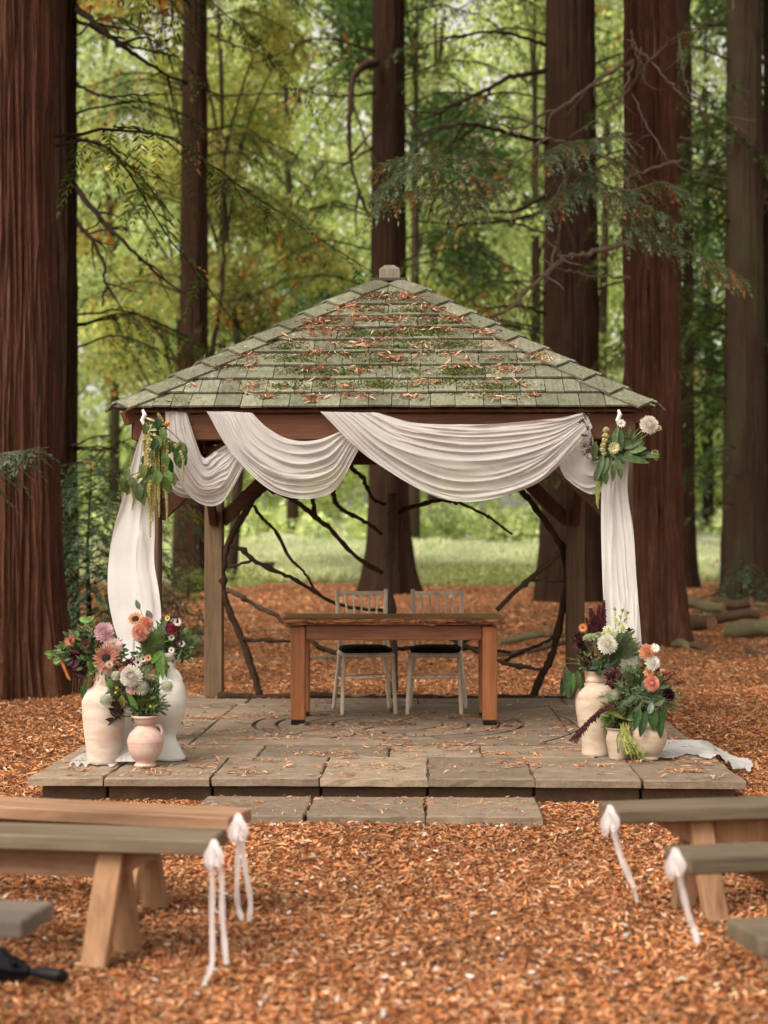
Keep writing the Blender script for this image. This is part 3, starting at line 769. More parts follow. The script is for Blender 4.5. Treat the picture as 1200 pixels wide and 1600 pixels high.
def live_edge():
    n = 90; V = []; hw = tw / 2 - .004
    for i in range(n + 1):
        x = -hw + 2 * hw * i / n; h = .030 + .010 * vnoise(np.array([[x * 7, 3, 0]]), 4)[0] + .006 * vnoise(np.array([[x * 25, 3, 0]]), 6)[0]; d_ = .006 * vnoise(np.array([[x * 14, 8, 0]]), 5)[0]
        V += [(x, -.385 + d_, .757), (x, -.392 + d_, .745 - h * .3), (x, -.384 + d_, .750 - h), (x, -.35, .748 - h)]
    b = MB(); b.add(V, [(i * 4 + j, i * 4 + 4 + j, i * 4 + 5 + j, i * 4 + 1 + j) for i in range(n) for j in range(3)])
    m = bpy.data.materials.new('waney_bark_edge'); t, out = nt(m); a = noise(t, 9, 6, (1, 3, 3), .75, dist=1.2)
    c = ramp(t, a, [(.38, (.012, .005, .003)), (.46, (.12, .04, .015)), (.56, (.36, .14, .05)), (.7, (.50, .24, .10))]); principled(t, out, c, .55, bump(t, a, .6, .01), .3)
    b.build('live_edge', m, tab)
live_edge()
for x, y in ((-.685, -.27), (.685, -.27), (-.685, .27), (.685, .27)):
    MB().box((x, y, .368), (.105, .105, .672), bev=.006).build('leg', M['table_z'], tab)
    MB().box((x, y, .017), (.098, .098, .030), bev=.004).build('foot_block', M['black_plastic'], tab)
for y in (-.27, .27): MB().box((0, y, .655), (1.262, .04, .105), bev=.004).build('apron', M['table_x'], tab)
for x in (-.685, .685): MB().box((x, 0, .655), (.04, .432, .105), bev=.004).build('apron', m_wood('varnished_side_apron', (.17, .06, .02), (.36, .15, .052), (.50, .25, .10), 'y', .4) if x < 0 else bpy.data.materials['varnished_side_apron'], tab)

def turned(b, p, q, r, rings=(), n=10):
    p, q = Vector(p), Vector(q); pts = []; rad = []
    m = 24
    for i in range(m + 1):
        f = i / m; rr = r
        for c in rings: rr += .004 * math.exp(-((f - c) / .018) ** 2)
        pts.append(p.lerp(q, f)); rad.append(rr)
    b.tube(pts, rad, n)
def make_chair():
    root = empty('banquet_chair', (0, 0, 0), 0)
    r = .0150; SH = .435
    for x in (-1, 1):
        b = MB(); turned(b, (x * .185, -.185, SH), (x * .205, -.215, 0), r * 1.05, (.15, .3, .75)); b.build('leg', M['lime'], root, True)
        b = MB(); pts = [(x * .222, .235, 0), (x * .18, .19, SH), (x * .185, .215, .68), (x * .195, .25, .925)]
        c = crom(pts, 40); b.tube(c, [r * 1.1 + (.004 if i % 9 == 4 else 0) for i in range(40)], 10)
        b.tube([c[-1] + Vector((0, 0, -.002)), c[-1] + Vector((0, 0, .012))], [r * 1.35, r * .8], 10); b.build('rear_post', M['lime'], root, True)
    b = MB(); b.box((0, 0, SH + .012), (.40, .40, .034), bev=.012); b.build('seat_frame', M['lime'], root)
    def rail(name, z, yb, ww, hh=.022, hx=.185):
        MB().beam((-hx, yb, z), (hx, yb, z), .018, hh, bev=.004).build(name, M['lime'], root)
    rail('top_rail', .905, .247, 0, .03, .186); rail('back_rail', .735, .222, 0, .02); rail('back_rail', .715, .22, 0, .012)
    for k in range(5):
        x = -.125 + k * .0625; b = MB(); turned(b, (x * .92, .222, .742), (x * 1.05, .246, .895), .0072, (.25, .75)); b.build('spindle', M['lime'], root, True)
    for z, f in ((.28, .6),):
        b = MB(); y = -.2; b.tube([(-.19, y, z), (.19, y, z)], .008, 8)
        b.build('stretcher', M['lime'], root, True)
    b = MB(); b.tube([(-.18, .205, .27), (.18, .205, .27)], .008, 8); b.build('stretcher', M['lime'], root, True)
    for x in (-1, 1):
        b = MB(); b.tube([(x * .19, -.2, .25), (x * .184, .205, .25)], .008, 8); b.build('stretcher', M['lime'], root, True)
    # cushion
    n = 28; V = []; b = MB()
    for j, (s_, z) in enumerate(((.93, 0), (1.0, .014), (.97, .03), (.82, .043), (.45, .051))):
        for k in range(n):
            a = 2 * math.pi * k / n; c_, s2 = math.cos(a), math.sin(a); e = 5
            rr = (abs(c_) ** e + abs(s2) ** e) ** (-1 / e); V.append((c_ * rr * .198 * s_, s2 * rr * .198 * s_, SH + .03 + z))
    F = []
    for j in range(4):
        for k in range(n): F.append((j * n + k, j * n + (k + 1) % n, (j + 1) * n + (k + 1) % n, (j + 1) * n + k))
    F += [tuple(range(n))[::-1], tuple(4 * n + k for k in range(n))]; b.add(V, F); b.build('cushion', M['cushion'], root, True)
    return root
def copy_tree(o, parent=None):
    c = o.copy(); COL.objects.link(c)
    if parent: c.parent = parent
    for ch in list(o.children): copy_tree(ch, c)
    return c
chair = make_chair()
c2 = copy_tree(chair)
cD = 2500 / 203.0
for o, px, rz, lab in ((chair, 571, .14, 'limewashed chair with black seat pad behind the table, beside the left pair of table legs'), (c2, 681, -.09, 'limewashed chair with black seat pad behind the table, nearer the knotty right table leg')):
    o.location = ((px - 600) / 2500 * cD, cD, TOP); o.rotation_euler = (0, 0, rz)
    tag(o, lab, 'chair', 'limewashed banquet chairs behind the table')

# ------------------------------------------------------------------ benches
def bench(loc, rz, H, L, side, seat, leg, apron, label, legin=.30, dep=.235):
    """origin at the inner front top corner projected on the ground; runs along side*x"""
    root = empty('plank_bench', (loc[0], loc[1], 0), rz, label, 'bench', 'plank benches either side of the aisle')
    s = side; th = .052
    MB().box((s * L / 2, dep / 2, H - th / 2), (L, dep, th), bev=.006).build('seat', M[seat], root)
    zb = H - th - .002
    b = MB(); a0, a1 = legin - .14, legin + .03; y0, y1 = dep / 2 - .025, dep / 2 + .025; h = .10
    xs_ = [s * a0, s * (L - .1)]
    V = [(s * a0, y0, zb), (s * (L - .16), y0, zb), (s * (L - .26), y0, zb - h), (s * a1, y0, zb - h)]; V += [(x, y1, z) for x, _, z in V]
    F = [(0, 1, 2, 3), (7, 6, 5, 4), (0, 4, 5, 1), (1, 5, 6, 2), (2, 6, 7, 3), (3, 7, 4, 0)]
    b.add(V, F if s < 0 else [f[::-1] for f in F]); b.build('apron', M[apron], root)
    for lx in (legin + .05, L - .42):
        for sy in (-1, 1):
            p = Vector((s * lx + (s * .02 if sy > 0 else 0), dep / 2 + sy * .045, zb - .004)); q = Vector((s * lx + s * (.035 if sy < 0 else -.01), dep / 2 + (-.13 if sy < 0 else .10), .002))
            MB().beam(p, q, .048, .09, (1, 0, 0), .005).build('leg', M[leg], root)
    return root
gN = 'plank benches either side of the aisle'
B1 = bench(P(358, 1276, 5.98), R(-16), .410, 2.2, -1, 'bench', 'bench_leg', 'bench_leg', 'pale brown plank bench nearest the platform, on the side with the umbrella', legin=.35)
B2 = bench(P(327, 1312, 5.36), R(-9), .44, 2.2, -1, 'bench_grey', 'bench_leg', 'bench', 'grey topped bench with pale brown legs, just in front of the pale brown plank bench', legin=.31)
B3 = bench(P(35, 1435, 4.27), R(-9), .43, 1.6, -1, 'bench_dark', 'bench_leg', 'bench_leg', 'dark grey bench end above the black umbrella', legin=.5)
B4 = bench(P(966, 1264, 6.02), R(11), .43, 2.2, 1, 'bench_grey', 'bench_leg', 'bench_leg', 'grey green bench nearest the platform beside the vases of the hanging white drape tail', legin=.30)
B5 = bench(P(1079, 1338, 5.1), R(11), .43, 2.0, 1, 'bench_grey', 'bench_leg', 'bench_leg', 'weathered grey bench whose ribbon hangs in front of pale splayed legs', legin=.34)
B6 = bench(P(1190, 1465, 4.07), R(10), .43, 1.6, 1, 'bench_grey', 'bench_dark', 'bench_dark', 'dark green bench corner cut off at the bottom of the picture', legin=.2)

# ribbons
def strip(path, w, nrm=None, tw=0.0):
    """flat ribbon along a path"""
    pts = crom(path, 28); V = []; F = []
    for i, p in enumerate(pts):
        d = (pts[min(i + 1, 27)] - pts[max(i - 1, 0)]).normalized(); n = Vector(nrm or (0, -1, .1))
        s_ = d.cross(n).normalized(); a = tw * i / 27; s_ = s_ * math.cos(a) + n.normalized() * math.sin(a)
        ww = w * (1 + .12 * math.sin(i * .9)); V += [p - s_ * ww / 2, p + n.normalized() * .003 * math.sin(i * .5), p + s_ * ww / 2]
    for i in range(27): F += [(3 * i, 3 * i + 1, 3 * i + 4, 3 * i + 3), (3 * i + 1, 3 * i + 2, 3 * i + 5, 3 * i + 4)]
    return V, F
def ribbon(D, knot, loops, tails, label, w=.019):
    root = empty('ribbon_bow', P(*knot, D)[:], 0, label, 'ribbon', 'white ribbons tied on the bench ends')
    bpy.context.view_layer.update(); inv = Vector(root.location)
    def mk(name, path, ww, tw):
        b = MB(); V, F = strip([P(x, y, D + dz) - inv for x, y, dz in path], ww, None, tw); b.add(V, F); b.build(name, M['ribbon'], root, True)
    kx, ky = knot
    for dx, dy, ww in ((-9, 40, 1.1), (9, 36, 1.1)):
        l = [(kx, ky, -.01), (kx + dx * .45, ky + dy * .18, -.03), (kx + dx * 1.25, ky + dy * .6, -.04), (kx + dx * .85, ky + dy, -.03), (kx + dx * .45, ky + dy * .7, .0), (kx + dx * .15, ky + dy * .3, .01), (kx, ky, .0)]
        mk('loop', l, w * ww, .5)
    for tl in tails: mk('tail', tl, w, random.uniform(.2, .7))
    MB().lathe([(.0001, -.012), (.009, -.008), (.012, 0), (.009, .008), (.0001, .012)], n=12).build('knot', M['ribbon'], root, True)
ribbon(5.82, (372, 1275), [[(372, 1275, 0), (362, 1283, -.02), (362, 1305, -.02), (370, 1311, 0), (374, 1290, .0), (372, 1275, 0)], [(372, 1275, 0), (384, 1280, -.02), (390, 1300, -.01), (384, 1303, 0), (376, 1288, 0), (373, 1276, 0)], [(345, 1272, .2), (358, 1270, .05), (372, 1275, 0)]],
       [[(375, 1285, 0), (372, 1330, 0), (370, 1390, 0), (373, 1420, 0), (378, 1436, -.03)], [(378, 1290, 0), (382, 1350, 0), (391, 1405, 0), (389, 1440, -.04)]], 'white ribbon bow with two tails on the pale brown bench end')
ribbon(5.28, (334, 1316), [[(334, 1316, 0), (345, 1325, -.02), (356, 1340, -.01), (350, 1345, 0), (340, 1330, 0), (334, 1316, 0)], [(334, 1316, 0), (328, 1312, .05), (330, 1306, .15)]],
       [[(334, 1320, 0), (332, 1370, 0), (331, 1430, 0), (332, 1480, -.02), (330, 1510, -.06), (318, 1540, -.14)], [(340, 1325, 0), (346, 1370, 0), (348, 1440, 0), (354, 1507, -.03)]], 'long white ribbon with one tail curled on the needles beside the grey topped bench', .018)
ribbon(5.93, (953, 1262), [[(953, 1262, 0), (944, 1270, -.02), (943, 1292, -.02), (950, 1300, 0), (953, 1280, 0), (953, 1262, 0)], [(953, 1262, 0), (962, 1270, -.02), (962, 1295, -.01), (957, 1303, 0), (954, 1285, 0)]],
       [[(957, 1295, 0), (966, 1330, 0), (977, 1360, 0), (991, 1387, 0)], [(960, 1300, .02), (970, 1335, .02), (985, 1370, .02), (996, 1410, .02)]], 'white ribbon bow slanting down from the grey green bench nearest the platform', .017)
ribbon(5.02, (1055, 1330), [[(1055, 1330, 0), (1043, 1338, -.02), (1043, 1358, -.02), (1052, 1360, 0), (1055, 1340, 0)], [(1055, 1330, 0), (1067, 1336, -.02), (1070, 1356, -.01), (1062, 1362, 0), (1057, 1345, 0)]],
       [[(1060, 1355, 0), (1066, 1390, 0), (1076, 1430, 0), (1084, 1450, 0), (1090, 1474, -.03)]], 'white ribbon bow with a single tail in front of pale splayed bench legs', .019)

# black folded umbrella on the ground
umb = empty('folded_umbrella', PZ(40, 1512, .05)[:], 0, 'black folded umbrella lying on the needles below the dark bench end', 'umbrella')
o0 = Vector(umb.location)
def W0(x, y, D, z=0): 
    v = P(x, y, D) - o0; return v
b = MB(); pts = crom([PZ(-140, 1478, .06) - o0, PZ(-60, 1492, .055) - o0, PZ(0, 1507, .05) - o0, PZ(45, 1518, .045) - o0], 16)
V = []; n = 18
for i, p in enumerate(pts):
    f = i / 15; r = .052 * (1 - f) ** .6 + .020
    for k in range(n):
        a = 2 * math.pi * k / n; rr = r * (1 + .28 * math.sin(a * 6 + f * 3)); V.append(p + Vector((0, math.cos(a) * rr, math.sin(a) * rr * .8)))
b.add(V, [(i * n + k, i * n + (k + 1) % n, (i + 1) * n + (k + 1) % n, (i + 1) * n + k) for i in range(15) for k in range(n)]); b.build('canopy', M['black'], umb, True)
MB().tube([PZ(42, 1516, .045) - o0, PZ(60, 1520, .045) - o0], .012, 10).build('shaft', M['black_plastic'], umb, True)
MB().tube(crom([PZ(56, 1519, .045) - o0, PZ(80, 1523, .045) - o0, PZ(96, 1525, .043) - o0, PZ(100, 1526, .043) - o0], 10), [.017, .019, .02, .02, .02, .021, .021, .021, .019, .012], 14).build('handle', M['black_plastic'], umb, True)
b = MB(); b.add([PZ(0, 1480, .10) - o0, PZ(25, 1502, .09) - o0, PZ(18, 1512, .06) - o0, PZ(-30, 1496, .07) - o0, PZ(-25, 1470, .11) - o0, PZ(10, 1482, .10) - o0], [(0, 1, 2, 3), (4, 5, 1, 0)]); b.build('loose_flap', M['black'], umb)

# ------------------------------------------------------------------ fabric
def ribs(v, u, seed, nf, amp):
    """soft folds that wander, merge and die out along the cloth"""
    g = np.random.default_rng(seed); v = np.asarray(v, float) + 0 * np.asarray(u); u = np.asarray(u, float) + 0 * v; o = 0
    for k in range(4):
        fq = nf * (.35, .7, 1.15, 1.9)[k]; ph = g.uniform(0, 6.28)
        w = fbm(np.stack([u * 1.7 + 9 * k, v * 2.2, u * 0 + seed], -1), 2, seed + k) * .16
        s_ = np.abs(np.sin(np.pi * fq * (v + w) + ph + g.uniform(-1.5, 1.5) * u))
        gate = np.clip(fbm(np.stack([u * 2.2, v * 3.0 + 5 * k, u * 0 + seed], -1), 2, seed + 40 + k) * 2.2 + .35, 0, 1)
        o = o + ((1 - s_) ** 1.7 - .25) * (1.3, 1.0, .8, .45)[k] * gate
    return o * amp
def swag(name, rows, D, bulge, label, nf=6, amp=.02, seed=1, group='chiffon swags along the front beam', nu=72, nv=110, ends=.45, drop=0):
    R_ = []; 
    for row in rows: R_.append([Vector((x, y, 0)) for x, y in row])
    cur = [crom(r, nu) for r in R_]; V = []
    for j in range(nv):
        v = j / (nv - 1)
        for i in range(nu):
            u = i / (nu - 1); col = crom([c[i] for c in cur], 21) if False else None
            t = v * (len(cur) - 1); k = min(int(t), len(cur) - 2); f = t - k
            p0 = cur[k - 1][i] if k > 0 else cur[0][i] * 2 - cur[1][i]; p1, p2 = cur[k][i], cur[k + 1][i]; p3 = cur[k + 2][i] if k + 2 < len(cur) else cur[-1][i] * 2 - cur[-2][i]
            p = .5 * ((2 * p1) + (p2 - p0) * f + (2 * p0 - 5 * p1 + 4 * p2 - p3) * f * f + (3 * p1 - p0 - 3 * p2 + p3) * f ** 3)
            env = ends + (1 - ends) * math.sin(math.pi * u) ** .8
            V.append((p.x, p.y, u, v, env))
    A = np.array(V); u, v, env = A[:, 2], A[:, 3], A[:, 4]
    off = ribs(v, u, seed, nf, amp) * env + bulge * np.sin(np.pi * u) ** .7 * (.35 + .65 * np.sin(np.pi * np.clip(v * .9 + .1, 0, 1)))
    edge = np.clip(v / .03, 0, 1) * np.clip((1 - v) / .04, 0, 1)
    off = off + .004 * np.sin(u * 40 + v * 3) * (1 - edge)
    pts = [P(a[0], a[1] , D)[:] for a in A]; pts = np.array(pts); pts[:, 1] -= off; 
    pts[:, 2] += ribs(v, u, seed + 5, nf, amp * .25) * env
    i = (np.arange(nv - 1)[:, None] * nu + np.arange(nu - 1)[None]).ravel(); F = np.stack([i, i + 1, i + nu + 1, i + nu], -1)
    o = link(name, fast_mesh(name, pts, F, M['fabric'], smooth=True)); tag(o, label, 'drape', group); return o
BF = 10.29
swag('chiffon_swag', [[(292, 645), (305, 685), (319, 716), (336, 706), (352, 697)], [(276, 643), (287, 700), (318, 752), (350, 738), (368, 712)], [(258, 643), (264, 715), (300, 778), (345, 787), (383, 728)]], BF + .03, .05, 'small looped white swag beside the trailing green garland', 5, .024, 3)
swag('chiffon_swag', [[(262, 700), (268, 735), (280, 752), (293, 748), (300, 730)], [(260, 725), (268, 765), (290, 778), (318, 775), (330, 755)]], BF + .06, .04, 'little gathered loop of white chiffon under the trailing green garland', 3, .016, 9, nv=50)
swag('chiffon_swag', [[(394, 645), (418, 668), (455, 687), (495, 688), (532, 674)], [(358, 643), (390, 700), (450, 735), (515, 728), (548, 690)], [(323, 643), (365, 712), (435, 772), (515, 772), (560, 704)]], BF - .03, .07, 'middle white chiffon swag, its right end tucked behind the widest swag', 7, .024, 5)
swag('chiffon_swag', [[(590, 645), (650, 661), (746, 664), (860, 655), (912, 645)], [(545, 644), (620, 695), (720, 722), (840, 705), (920, 655)], [(500, 643), (585, 722), (705, 783), (835, 757), (926, 668)]], BF - .09, .09, 'widest white chiffon swag crossing the front of the gazebo', 7, .026, 12, nu=110)
swag('chiffon_swag', [[(921, 643), (921, 665), (926, 685), (934, 697), (944, 702)], [(892, 672), (892, 705), (908, 727), (928, 733), (942, 722)], [(866, 690), (876, 735), (895, 757), (922, 772), (942, 768)]], BF + .0, .04, 'short white chiffon loop below the bouquet with the white pompom dahlia', 4, .02, 21, nv=70)

def hanging(name, rows, label, nf, amp, seed, mat='fabric2', nu=90, nv=110, group='white drapes hanging at the front posts'):
    """rows: (y, xl, xr, D) down the drape"""
    pts = crom([Vector((r[1], r[2], r[0])) for r in rows], nv); Ds = crom([Vector((r[3], 0, 0)) for r in rows], nv); V = []
    U = np.linspace(0, 1, nu)
    for j in range(nv):
        t = j / (nv - 1); xl, xr, y = pts[j]; D = Ds[j].x
        wpx = abs(xr - xl); fold = ribs(U * 1.0, np.full(nu, t * 2.2), seed, nf, amp) * min(1.6, 40 / max(wpx, 12)) ** .5
        for i in range(nu): V.append((xl + (xr - xl) * U[i] + 1.2 * math.sin(t * 9 + i * .3), y, D - fold[i]))
    A = np.array([P(x, y, D)[:] for x, y, D in V])
    i = (np.arange(nv - 1)[:, None] * nu + np.arange(nu - 1)[None]).ravel(); F = np.stack([i, i + nu, i + nu + 1, i + 1], -1)
    o = link(name, fast_mesh(name, A, F, M[mat], smooth=True))
    if label: tag(o, label, 'drape', group)
    return o
dl = hanging('hanging_drape', [(672, 222, 232, 10.22), (700, 212, 236, 10.2), (740, 200, 240, 10.18), (780, 190, 242, 10.16), (830, 177, 243, 10.12), (880, 170, 242, 10.08), (930, 170, 249, 10.0), (975, 178, 250, 9.95), (1010, 188, 232, 9.9), (1045, 192, 212, 9.8), (1090, 190, 212, 9.7), (1150, 184, 210, 9.52), (1190, 180, 214, 9.36)], 'white drape billowing out from the post above the three vases with the pink jug', .7, .035, 6, nu=70)
dr = hanging('hanging_drape', [(705, 950, 985, 10.2), (740, 940, 981, 10.18), (775, 938, 982, 10.16), (830, 939, 991, 10.13), (900, 942, 995, 10.08), (950, 945, 998, 10.03), (1000, 950, 1001, 9.98), (1050, 972, 1004, 9.95), (1110, 985, 1008, 9.95), (1168, 990, 1030, 9.97)], 'white drape falling straight behind the vases with the trailing green tassel', 3.0, .020, 7)
def pool(poly_rows, label, z, parent=None, seed=0):
    nu, nv = 60, 26; L = crom([Vector((r[0], r[1], 0)) for r in poly_rows], nu); Rr = crom([Vector((r[2], r[3], 0)) for r in poly_rows], nu); V = []
    g = np.random.default_rng(seed)
    for i in range(nu):
        for j in range(nv):
            f = j / (nv - 1); p = L[i].lerp(Rr[i], f); p.y += 3.0 * math.sin(i * .5 + seed) * (f > .5) + 1.4 * fbm(np.array([[i * .25, f * 2, seed]]), 3, seed)[0]; p.x += (2.5 * fbm(np.array([[i * .9, f * 9, seed + 3]]), 2, 5)[0] if i > nu - 6 else 0); q = Ginv(PZ(p.x, p.y, PT))
            on = PX0 < q.x < PX1 and PY0 < q.y < PY1
            zz = (PT if on else max(.03, PT - 2.6 * max(q.x - PX1, PX0 - q.x, 0)))
            r_ = .006 + (.030 if seed == 3 else .012) * abs(fbm(np.array([[q.x * 4 + seed, q.y * 14, 0]]), 2, seed)[0]); w = PZ(p.x, p.y, zz)
            V.append((w.x, w.y, zz + r_))
    i = (np.arange(nu - 1)[:, None] * nv + np.arange(nv - 1)[None]).ravel(); F = np.stack([i, i + 1, i + nv + 1, i + nv], -1)
    o = link('floor_tail', fast_mesh('floor_tail', V, F, M['fabric2'], smooth=True)); 
    if parent: o.parent = parent; o.matrix_parent_inverse = Matrix.Identity(4)
    return o
pool([(1000, 1165, 1000, 1192), (1040, 1161, 1040, 1187), (1075, 1160, 1080, 1184), (1105, 1163, 1115, 1186), (1130, 1176, 1133, 1190), (1150, 1184, 1140, 1197), (1165, 1186, 1150, 1205), (1178, 1196, 1172, 1208)], '', PT, dr, 3)
pool([(180, 1178, 190, 1196), (160, 1178, 160, 1197), (140, 1178, 138, 1197), (126, 1181, 122, 1198), (116, 1186, 106, 1198)], '', PT, dl, 4)
# ------------------------------------------------------------------ vases
def lathe_px(prof, cx, ybase, D, base=PT):
    """prof: (radius px, height px above base) -> metres at distance D"""
    s = D / 2500; return [(r * s, h * s) for r, h in prof]
def smooth_prof(pr, n=44):
    c = crom([Vector((r, z, 0)) for r, z in pr], n); return [(max(p.x, .001), p.y) for p in c]
def vase(name, cx, yb, prof, mat, label, cat='vase', neck=None):
    w = PZ(cx, yb, PT); D = w.y; root = empty(name, (w.x, w.y, PT + .002), random.uniform(0, 3), label, cat)
    pr = smooth_prof(lathe_px(prof, cx, yb, D)); pr = [(.001, .0)] + [(pr[0][0] * .9, 0)] + pr
    rt = pr[-1]; pr += [(rt[0] - .008, rt[1] + .002), (rt[0] - .014, rt[1] - .012), (rt[0] * .7, rt[1] - .05)]
    b = MB(); b.lathe(pr, n=44)
    b.v = [(x * (1 + .008 * math.sin(z * 90 + 2 * math.atan2(y, x))), y * (1 + .008 * math.cos(z * 70)), z) for x, y, z in b.v]
    b.build('body', M[mat], root, True); root['r'] = rt[0]; root['h'] = rt[1]
    return root, D
def handle(root, D, pts, r, mat):
    inv = Vector(root.location); rz = root.rotation_euler.z; Mi = Matrix.Rotation(-rz, 4, 'Z')
    MB().tube([Mi @ (P(x, y, D) - inv) for x, y in [tuple(p[:2]) for p in crom([Vector((*q, 0)) for q in pts], 16)]], r, 10).build('handle', M[mat], root, True)
v1, D1 = vase('tall_jar', 162, 1193, [(22, 0), (25, 4), (28, 30), (32, 60), (34, 88), (33, 100), (28, 112), (18, 119), (15, 124), (13.5, 140), (15, 148), (18, 153)], 'pink_pot', 'tallest jar of the group with the pink jug, banded whitewashed pink terracotta')
v2, D2 = vase('footed_jar', 264, 1187, [(25, 0), (26, 4), (22, 10), (16, 22), (11, 34), (13, 46), (22, 64), (27, 84), (27, 100), (24, 115), (14, 132), (9, 142), (9, 155), (13, 160), (14, 166)], 'white_pot', 'chalky white footed jar with a looped handle')
handle(v2, D2, [(268, 1045), (277, 1052), (282, 1064), (280, 1082)], .014, 'white_pot')
handle(v2, D2, [(262, 1046), (268, 1036), (274, 1030), (278, 1031)], .014, 'white_pot')
v3, D3 = vase('small_jug', 227, 1198, [(16, 0), (17, 3), (15, 7), (24, 20), (28, 36), (28, 42), (24, 52), (15, 61), (13.5, 66), (15, 72), (21, 76), (22, 79)], 'rose_pot', 'small round pink jug with one ear handle, front of its group')
handle(v3, D3, [(240, 1133), (249, 1134), (253, 1142), (251, 1150), (245, 1154)], .009, 'rose_pot')
v4, D4 = vase('tall_jar', 931, 1180, [(20, 0), (22, 2), (22, 22), (27, 45), (31, 72), (32, 88), (28, 102), (20, 110), (15, 112), (16, 116), (14, 122), (16, 128), (17, 130)], 'buff_pot', 'tall buff jar beside the trailing green tassel, ringed at its neck')
v5, D5 = vase('small_pot', 966, 1186, [(13, 0), (14, 2), (17, 18), (19, 30), (17, 40), (17, 44), (20, 48)], 'buff_pot', 'little buff pot half hidden behind the trailing green tassel', 'pot')
v6, D6 = vase('round_vase', 1013, 1187, [(15, 0), (16, 3), (15, 6), (22, 14), (28, 28), (29, 38), (26, 48), (18, 56), (15, 60), (16, 64)], 'buff_pot', 'round squat buff vase nearest the white tail on the slabs')

# ------------------------------------------------------------------ flowers
GREENS = [(.07, .115, .035), (.10, .15, .05), (.05, .085, .035), (.15, .20, .08), (.09, .13, .07)]
class Fol:                                  # tinted bouquet foliage builder
    def __init__(s): s.b = MB()
    def leaf(s, p, d, n, L, Wd, col, curl=.2):
        p, d, n = Vector(p), Vector(d).normalized(), Vector(n); sd_ = d.cross(n).normalized(); n = sd_.cross(d).normalized()
        V = []; F = []; s.b.tint = tuple(c * random.uniform(.8, 1.2) for c in col); k = 5
        for i in range(k + 1):
            f = i / k; w = Wd * .5 * math.sin(math.pi * min(1, f * .93 + .05)) ** .75 * (1 - .25 * f); c = p + d * L * f - n * curl * L * f * f
            V += [c - sd_ * w + n * w * .3, c, c + sd_ * w + n * w * .3]
        for i in range(k): F += [(3 * i, 3 * i + 1, 3 * i + 4, 3 * i + 3), (3 * i + 1, 3 * i + 2, 3 * i + 5, 3 * i + 4)]
        s.b.add(V, F)
    def stem(s, p, q, r=.0025, col=(.07, .11, .03), sag=0):
        p, q = Vector(p), Vector(q); m = (p + q) / 2 + Vector((0, 0, -sag)); s.b.tint = col; s.b.tube(crom([p, m, q], 6), r, 5, False)
    def feather(s, p, d, L, n, col, spread=.5, w=.0016):
        d = Vector(d).normalized(); s.b.tint = col
        for _ in range(n):
            f = random.random(); a = Vector(p) + d * L * f * .8; e = (d + Vector([random.gauss(0, spread) for _ in range(3)])).normalized() * L * random.uniform(.25, .5)
            sd_ = e.cross(Vector((0, -1, .2))).normalized() * w; s.b.tint = tuple(c * random.uniform(.7, 1.3) for c in col)
            s.b.add([a - sd_, a + sd_, a + e + sd_ * .3, a + e - sd_ * .3], [(0, 1, 2, 3)])
    def tassel(s, pts, r0, col, n=90, lump=.45):
        c = crom(pts, n); s.b.tint = col
        V = []; F = []; m = 7; pu = Vector((1, 0, 0))
        for i, p in enumerate(c):
            f = i / (n - 1); r = r0 * (1 - .6 * f) * min(1, f * 6 + .4)
            d = (c[min(i + 1, n - 1)] - c[max(i - 1, 0)]).normalized(); u = d.orthogonal().normalized(); w_ = d.cross(u)
            for k in range(m):
                a = 6.283 * k / m; rr = r * (1 + random.uniform(-lump, lump)); V.append(p + (u * math.cos(a) + w_ * math.sin(a)) * rr)
        F = [(i * m + k, i * m + (k + 1) % m, (i + 1) * m + (k + 1) % m, (i + 1) * m + k) for i in range(n - 1) for k in range(m)]
        n0 = len(s.b.v); s.b.add(V, F)
        for i in range(n0, len(s.b.v)):
            k = random.uniform(.72, 1.3); s.b.t[i] = tuple(x * k for x in col)
    def beads(s, c, r, n, br, col, flat=1.0, shell=True):
        for _ in range(n):
            v = Vector([random.gauss(0, 1) for _ in range(3)]); v.normalize(); 
            if not shell: v *= random.random() ** .4
            v.z *= flat; p = Vector(c) + v * r; s.b.tint = tuple(x * random.uniform(.75, 1.25) for x in col)
            q = br * random.uniform(.7, 1.3)
            s.b.add([p + Vector(o) * q for o in ((1, 0, 0), (-1, 0, 0), (0, 1, 0), (0, -1, 0), (0, 0, 1), (0, 0, -1))], [(0, 2, 4), (2, 1, 4), (1, 3, 4), (3, 0, 4), (2, 0, 5), (1, 2, 5), (3, 1, 5), (0, 3, 5)])
def petal(b, c, d, up, L, w, cup, col):
    d = Vector(d).normalized(); up = Vector(up); sd_ = d.cross(up)
    if sd_.length < 1e-4: sd_ = d.orthogonal()
    sd_.normalize(); n = sd_.cross(d).normalized(); b.tint = col
    V = [c - sd_ * w * .25, c + sd_ * w * .25, c + d * L * .6 - sd_ * w * .5 + n * cup * .5, c + d * L * .6 - n * cup * .15, c + d * L * .6 + sd_ * w * .5 + n * cup * .5, c + d * L + n * cup]
    b.add(V, [(0, 1, 3), (0, 3, 2), (1, 4, 3), (2, 3, 5), (3, 4, 5)])
